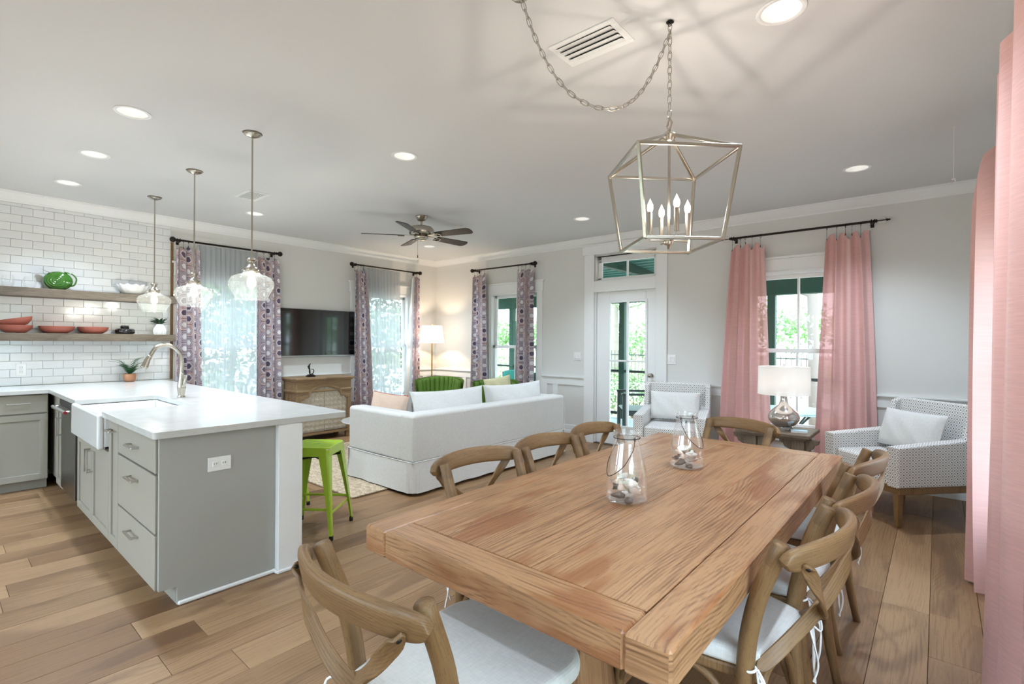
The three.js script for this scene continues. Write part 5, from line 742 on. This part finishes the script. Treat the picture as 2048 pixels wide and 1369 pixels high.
// ---------- side table and lamp ----------
{
  const t = thing('side_table', 'weathered grey wood side table with bracketed legs under the window', 'table', [5.66, 0, 0.655]), W = 0.62, D = 0.5, y = 0.555;
  part('table_top', [bx(W, 0.035, D, 0, y - 0.0175, 0, 0.006, 'x'), bx(W - 0.06, 0.02, D - 0.06, 0, y - 0.045, 0, 0.004, 'x', 0.3)], M.grey, t);
  for (const s of [-1, 1]) { const l = part('leg', [bx(0.11, 0.46, 0.32, s * 0.2, 0.27, 0, 0.006, 'y')], M.grey, t); part('foot', bx(0.14, 0.05, 0.44, s * 0.2, 0.025, 0, 0.008, 'z'), M.grey, t); for (const q of [-1, 1]) part('bracket', grain(extrude(poly([[0, 0.5], [0.11, 0.5], [0.1, 0.465], [0.07, 0.45], [0.06, 0.42], [0.02, 0.4], [0, 0.36]].map(([a, b]) => [a * q, b])), 0.05, 0.004).translate(0, 0, -0.025).translate(s * 0.2 + q * 0.055, 0, 0.1), 'y'), bracketMat, l); }
  part('stretcher', bx(0.34, 0.06, 0.05, 0, 0.2, 0, 0.004, 'x'), M.grey, t);
  const l = thing('table_lamp', 'mercury glass gourd lamp with a white drum shade on the side table', 'lamp', [5.715, 0.555, 0.66]);
  part('foot', cyl(0.075, 0.075, 0.03, 0, 0, 0, 32), M.chrome, l); part('gourd_body', lathe([[0.07, 0.03], [0.1, 0.05], [0.13, 0.09], [0.135, 0.12], [0.12, 0.16], [0.08, 0.2], [0.045, 0.23], [0.032, 0.27], [0.03, 0.31], [0.035, 0.335], [0, 0.335]], 44), M.mercury, l); part('neck', cyl(0.012, 0.012, 0.06, 0, 0.335, 0, 12), M.chrome, l);
  part('drum_shade', lathe([[0.222, 0.33], [0.218, 0.59]], 48), M.shade, l); part('bulb', ball(0.03, 0, 0.45, 0), M.bulb, l); part('finial', [cyl(0.003, 0.003, 0.1, 0, 0.49, 0, 6), ball(0.01, 0, 0.605, 0, 10), bx(0.43, 0.003, 0.004, 0, 0.585, 0, 0.001)], M.chrome, l);
  lamp('point', WARM, POWER.tableLamp, [0, 0.45, 0], l, 1.5);
  const b = thing('notepad', 'small white and blue notepad stack beside the table lamp', 'notepad', [5.86, 0.555, 0.75], 0.2); part('pad', bx(0.13, 0.016, 0.08, 0, 0.008, 0, 0.002), M.plastic, b); part('cover', bx(0.132, 0.004, 0.082, 0, 0.018, 0, 0.001), std('#a9c8d6', 0.5), b);
}
// ---------- the porch and the trees ----------
{
  const d = structure('porch_floor', 'pale painted porch boards'); for (let k = 0; k < 19; k++) part('deck_board', span(-1.2, 8.6, -0.08, -0.05, -0.15 - (k + 1) * 0.128 - 0.0, -0.15 - k * 0.128 - 0.006, 0.002), M.deck, d);
  const c = structure('porch_ceiling', 'dark green boarded porch ceiling with beams'); for (let k = 0; k < 16; k++) part('ceiling_board', span(-1.2, 8.6, 2.62 - k * 0.012, 2.64 - k * 0.012, -0.15 - (k + 1) * 0.162, -0.15 - k * 0.162 - 0.004, 0.003), k % 1 ? M.porchGreen : M.porchCeil, c);
  for (let x = -0.6; x < 8.5; x += 0.95) part('rafter', span(x, x + 0.09, 2.42, 2.60, -2.75, -0.15, 0.004), M.porchGreen, c);
  part('edge_beam', span(-1.2, 8.6, 2.1, 2.45, -2.62, -2.46, 0.004), M.porchGreen, c); part('roof', span(-1.3, 8.7, 2.66, 2.72, -3.1, -0.15, 0), M.porchGreen, c);
  [-0.36, 2.34, 4.87, 7.5].forEach((x, i) => single('porch_post', 'dark green square porch post ' + ['seen beyond the hexagon curtains', 'seen through the porch door', 'seen beyond the pink curtains', 'at the far end of the porch'][i], 'post', span(x - 0.055, x + 0.055, -0.05, 2.12, -2.595, -2.485, 0.004), M.porchGreen, 'porch posts'));
  const r = thing('porch_railing', 'dark green porch railing of two plain rails between the posts', 'railing'); part('top_rail', span(-1.2, 8.6, 0.81, 0.855, -2.58, -2.5, 0.004), M.rail, r); part('bottom_rail', span(-1.2, 8.6, 0.02, 0.07, -2.56, -2.52, 0.004), M.rail, r);
  // dark green porch chair
  const ch = thing('porch_chair', 'dark green porch chair with flat arms outside the glazed door', 'chair', [3.3, -0.05, -1.25], -0.95);
  for (const s of [-1, 1]) { part('arm', bx(0.09, 0.03, 0.6, s * 0.3, 0.64, 0, 0.01), M.rail, ch); part('front_leg', bx(0.07, 0.64, 0.05, s * 0.3, 0.32, 0.26, 0.01), M.rail, ch); part('rear_leg', bx(0.07, 0.64, 0.05, s * 0.3, 0.32, -0.26, 0.01), M.rail, ch); part('side_rail', bx(0.04, 0.07, 0.5, s * 0.29, 0.36, 0, 0.005), M.rail, ch); }
  part('seat', bx(0.56, 0.03, 0.54, 0, 0.4, 0, 0.01), M.deck, ch); for (let k = 0; k < 5; k++) part('back_slat', bx(0.09, 0.62, 0.02, -0.22 + k * 0.11, 0.72, -0.24 - 0.0, 0.006).rotateX(-0.12), M.rail, ch);
  const tb = thing('porch_table', 'round pale blue porch table seen through the window by the lamp', 'table', [5.45, -0.05, -0.95]); part('table_top', lathe([[0, 0.58], [0.44, 0.58], [0.46, 0.59], [0.455, 0.605], [0, 0.605]], 48), M.outTable, tb); for (let k = 0; k < 4; k++) { const a = k * PI / 2 + 0.6; part('leg', tube([[Math.cos(a) * 0.35, 0, Math.sin(a) * 0.35], [0, 0.3, 0], [-Math.cos(a) * 0.3, 0.58, -Math.sin(a) * 0.3]], 0.012, 12, 8), M.rail, tb); }
  const st = thing('porch_settee', 'dark porch settee with teal cushions outside the hexagon curtain window', 'settee', [1.0, -0.05, -1.5], 0.25); part('frame', [bx(1.5, 0.06, 0.6, 0, 0.36, 0, 0.01), bx(1.5, 0.4, 0.05, 0, 0.62, -0.28, 0.01), ...[-0.72, 0.72].flatMap((x) => [bx(0.06, 0.6, 0.06, x, 0.3, 0.27, 0.005), bx(0.06, 0.82, 0.06, x, 0.41, -0.28, 0.005), bx(0.07, 0.04, 0.6, x, 0.6, 0, 0.005)])], M.rail, st); for (const x of [-0.36, 0.36]) { part('seat_pad', soft(0.68, 0.1, 0.56, 0.3, 0.25).translate(x, 0.44, 0.02), M.teal, st); part('back_pad', soft(0.66, 0.4, 0.12, 0.3, 0.25).translate(x, 0.66, -0.2), M.teal, st); }
}
const fan2 = dup(fan, 'dark ceiling fan under the green porch ceiling', [4.1, 2.5, -1.35], 0.9); void fan2;
{
  const g = structure('ground', 'mulch and sandy ground around the house'); part('soil', span(-70, 70, -0.7, -0.45, -80, 60, 0), M.ground, g); part('driveway', span(-60, 60, -0.45, -0.43, -16, -8.5, 0), M.drive, g); part('lawn', span(-60, 60, -0.45, -0.435, -40, -17, 0), M.grass, g); part('side_drive', span(-14, -6, -0.45, -0.43, -8.4, 50, 0), M.drive, g);
}
const leafG = (() => { const g = new THREE.BufferGeometry(); g.setAttribute('position', new THREE.Float32BufferAttribute([-0.5, 0, 0, 0, -0.22, 0.06, 0.5, 0, 0, -0.5, 0, 0, 0.5, 0, 0, 0, 0.22, 0.06], 3)); g.computeVertexNormals(); return clean(g); })();
function foliage(parent, blobs, n, size, mat) {
  const im = new THREE.InstancedMesh(leafG, mat, n), q = new THREE.Object3D(), c = new THREE.Color();
  for (let i = 0; i < n; i++) { const b = blobs[i % blobs.length], a = rr(0, 2 * PI), e = Math.acos(rr(-1, 1)), r = b[3] * Math.pow(rnd(), 0.45); q.position.set(b[0] + Math.sin(e) * Math.cos(a) * r, b[1] + Math.cos(e) * r * 0.8, b[2] + Math.sin(e) * Math.sin(a) * r); q.rotation.set(rr(0, 6), rr(0, 6), rr(0, 6)); q.scale.setScalar(size * rr(0.6, 1.4)); q.updateMatrix(); im.setMatrixAt(i, q.matrix); const k = rr(0.75, 1.25); im.setColorAt(i, c.setRGB(k, k, k * 0.95)); }
  im.name = 'foliage'; im.userData.kind = 'stuff'; parent.add(im); return im;
}
function tree(label, x, z, h, r, crown, mat) {
  const t = thing('tree', label, 'tree', [x, -0.46, z], 0, 'trees outside'), lean = rr(-0.5, 0.5);
  part('trunk', taper([[0, 0, 0], [lean * 0.15, h * 0.3, 0.05], [lean * 0.5, h * 0.65, -0.1], [lean, h, 0]], [r * 1.15, r, r * 0.85, r * 0.5], 20, 12), M.bark, t);
  const blobs = [];
  for (let k = 0; k < 7; k++) { const a = k * 2.4 + x, L = crown * rr(0.6, 1), y = h * rr(0.45, 0.9); const e = [lean * 0.6 + Math.cos(a) * L, y + L * 0.35, Math.sin(a) * L]; part('branch', taper([[lean * y / h * 0.8, y - 0.3, 0], [e[0] * 0.5, y + 0.1, e[2] * 0.5], e], [r * 0.32, r * 0.2, r * 0.06], 10, 7), M.bark, t); blobs.push([...e, crown * 0.55], [e[0] * 0.6, y + 0.3, e[2] * 0.6, crown * 0.45]); }
  blobs.push([lean, h, 0, crown * 0.7]); foliage(t, blobs, 7000, 0.13, mat); return t;
}
const TREES = [['pale pine trunk close to the porch, left of the glazed door view', -0.6, -6.2, 7.5, 0.2, 2.2, 0], ['slim tree behind the porch chair', 1.75, -7.2, 7, 0.11, 2, 1], ['thick pale trunk in the right half of the glazed door view', 2.4, -7.6, 8, 0.21, 2.2, 0], ['leafy tree filling the window between the pink curtains', 4.8, -6.6, 5.6, 0.11, 2.0, 0], ['leafy tree to the side of the pink curtain window', 6.2, -9.5, 7, 0.2, 2.6, 1], ['bright leafy tree beyond the hexagon curtain window', -5.2, -6.5, 6, 0.16, 2.3, 0], ['tree beyond the driveway, nearest the door view', -3, -19, 9, 0.25, 3.4, 1], ['tree beyond the driveway behind the slim tree', 0.5, -18, 9, 0.25, 3.4, 0], ['tree beyond the driveway behind the leafy one', 3.6, -19.5, 9, 0.25, 3.4, 1], ['tree beyond the driveway at the side of the house', 7.4, -18, 9, 0.25, 3.4, 0], ['large tree far beyond the lawn', -8, -21, 9, 0.25, 3.6, 1],
  ['tree outside the sheer curtains next to the kitchen', -5.2, 3.1, 5, 0.15, 2, 0], ['tree outside the sheer curtain near the corner', -6.2, -0.4, 6, 0.16, 2.2, 1], ['tree across the side drive', -17, 2, 8, 0.25, 3.4, 0], ['tree across the side drive towards the corner', -16, -5, 8, 0.25, 3.4, 1], ['tree outside the side wall window', 13.5, 1.2, 5.5, 0.18, 2.4, 1], ['tree outside the side wall beside the patio', 13.8, 5.4, 5.5, 0.18, 2.4, 0]];
for (const [l, x, z, h, r, c, m] of TREES) tree(l, x, z, h, r, c, m ? M.leafB : M.leafA);
function bush(label, x, z, w, h) { const t = thing('bush', label, 'bush', [x, -0.45, z], 0, 'bushes outside'); for (let k = 0; k < 5; k++) part('stem', taper([[0, 0, 0], [Math.cos(k) * w * 0.2, h * 0.4, Math.sin(k * 2) * w * 0.2], [Math.cos(k * 1.3) * w * 0.4, h * 0.8, Math.sin(k * 1.3) * w * 0.4]], [0.02, 0.012, 0.005], 8, 6), M.bark, t); const b = []; for (let k = 0; k < 7; k++) b.push([Math.cos(k * 0.9) * w * 0.4, h * (0.35 + 0.4 * (k % 3) / 2), Math.sin(k * 0.9) * w * 0.4, w * 0.35]); foliage(t, b, 1100, 0.1, M.leafB); }
bush('low bush by the settee end of the porch', -1.3, -4.2, 1.2, 1.0); bush('low bush behind the porch chair', 1.2, -5.2, 1.3, 1.2); bush('low bush below the pink curtain window', 3.3, -5.4, 1.4, 1.2); bush('low bush under the sheer curtain window', -2.6, 3.3, 1.4, 1.3); bush('low bush under the corner sheer curtain window', -2.8, 0.6, 1.4, 1.3); bush('wide bush past the end of the porch', -3.6, -5.0, 1.6, 1.4);
{ // iron fence beyond the trees
  const f = thing('iron_fence', 'dark iron fence beyond the leafy tree', 'fence', [0, -0.45, -12.5]), pk = clean(cyl(0.012, 0.012, 1.5, 0, 0, 0, 5)); part('rail', [span(-6, 9, 1.3, 1.34, -0.02, 0.02, 0), span(-6, 9, 0.25, 0.29, -0.02, 0.02, 0)], M.rail, f); for (let k = 0; k < 100; k++) share('picket', pk, M.rail, f, [-6 + k * 0.15, 0, 0]);
}
{ // dense hedge of trees at the edge of the grounds
  [['hedge along the far side of the lawn', 0, -38, 0], ['hedge along the far edge of the side drive', -32, 4, PI / 2], ['hedge beyond the patio', 2, 34, 0], ['hedge beyond the side wall', 30, 2, PI / 2]].forEach(([l, x, z, a]) => { const t = thing('hedge', l, 'hedge', [x, -0.45, z], a, 'hedges around the grounds'); const b = []; for (let k = 0; k < 30; k++) b.push([-38 + k * 2.6, 2.4 + rr(-0.6, 1.2), rr(-0.6, 0.6), 2.5]); foliage(t, b, 14000, 0.5, M.leafB); });
  const t = thing('hedge', 'tall dark hedge close outside the sheer curtain windows', 'hedge', [-5.6, -0.45, 2.2]); const b = []; for (let k = 0; k < 34; k++) b.push([rr(-0.7, 0.7), 0.6 + (k % 4) * 0.95, -7 + k * 0.42, 1.1]); foliage(t, b, 16000, 0.16, M.leafDark); for (let k = 0; k < 8; k++) part('stem', cyl(0.06, 0.03, 3, 0, 0, -6 + k * 1.7, 8), M.bark, t);
}
// ---------- shadows and hand-over ----------
scene.traverse((o) => { if (o.isMesh) { o.castShadow = true; o.receiveShadow = true; } });
renderer.render(scene, camera);
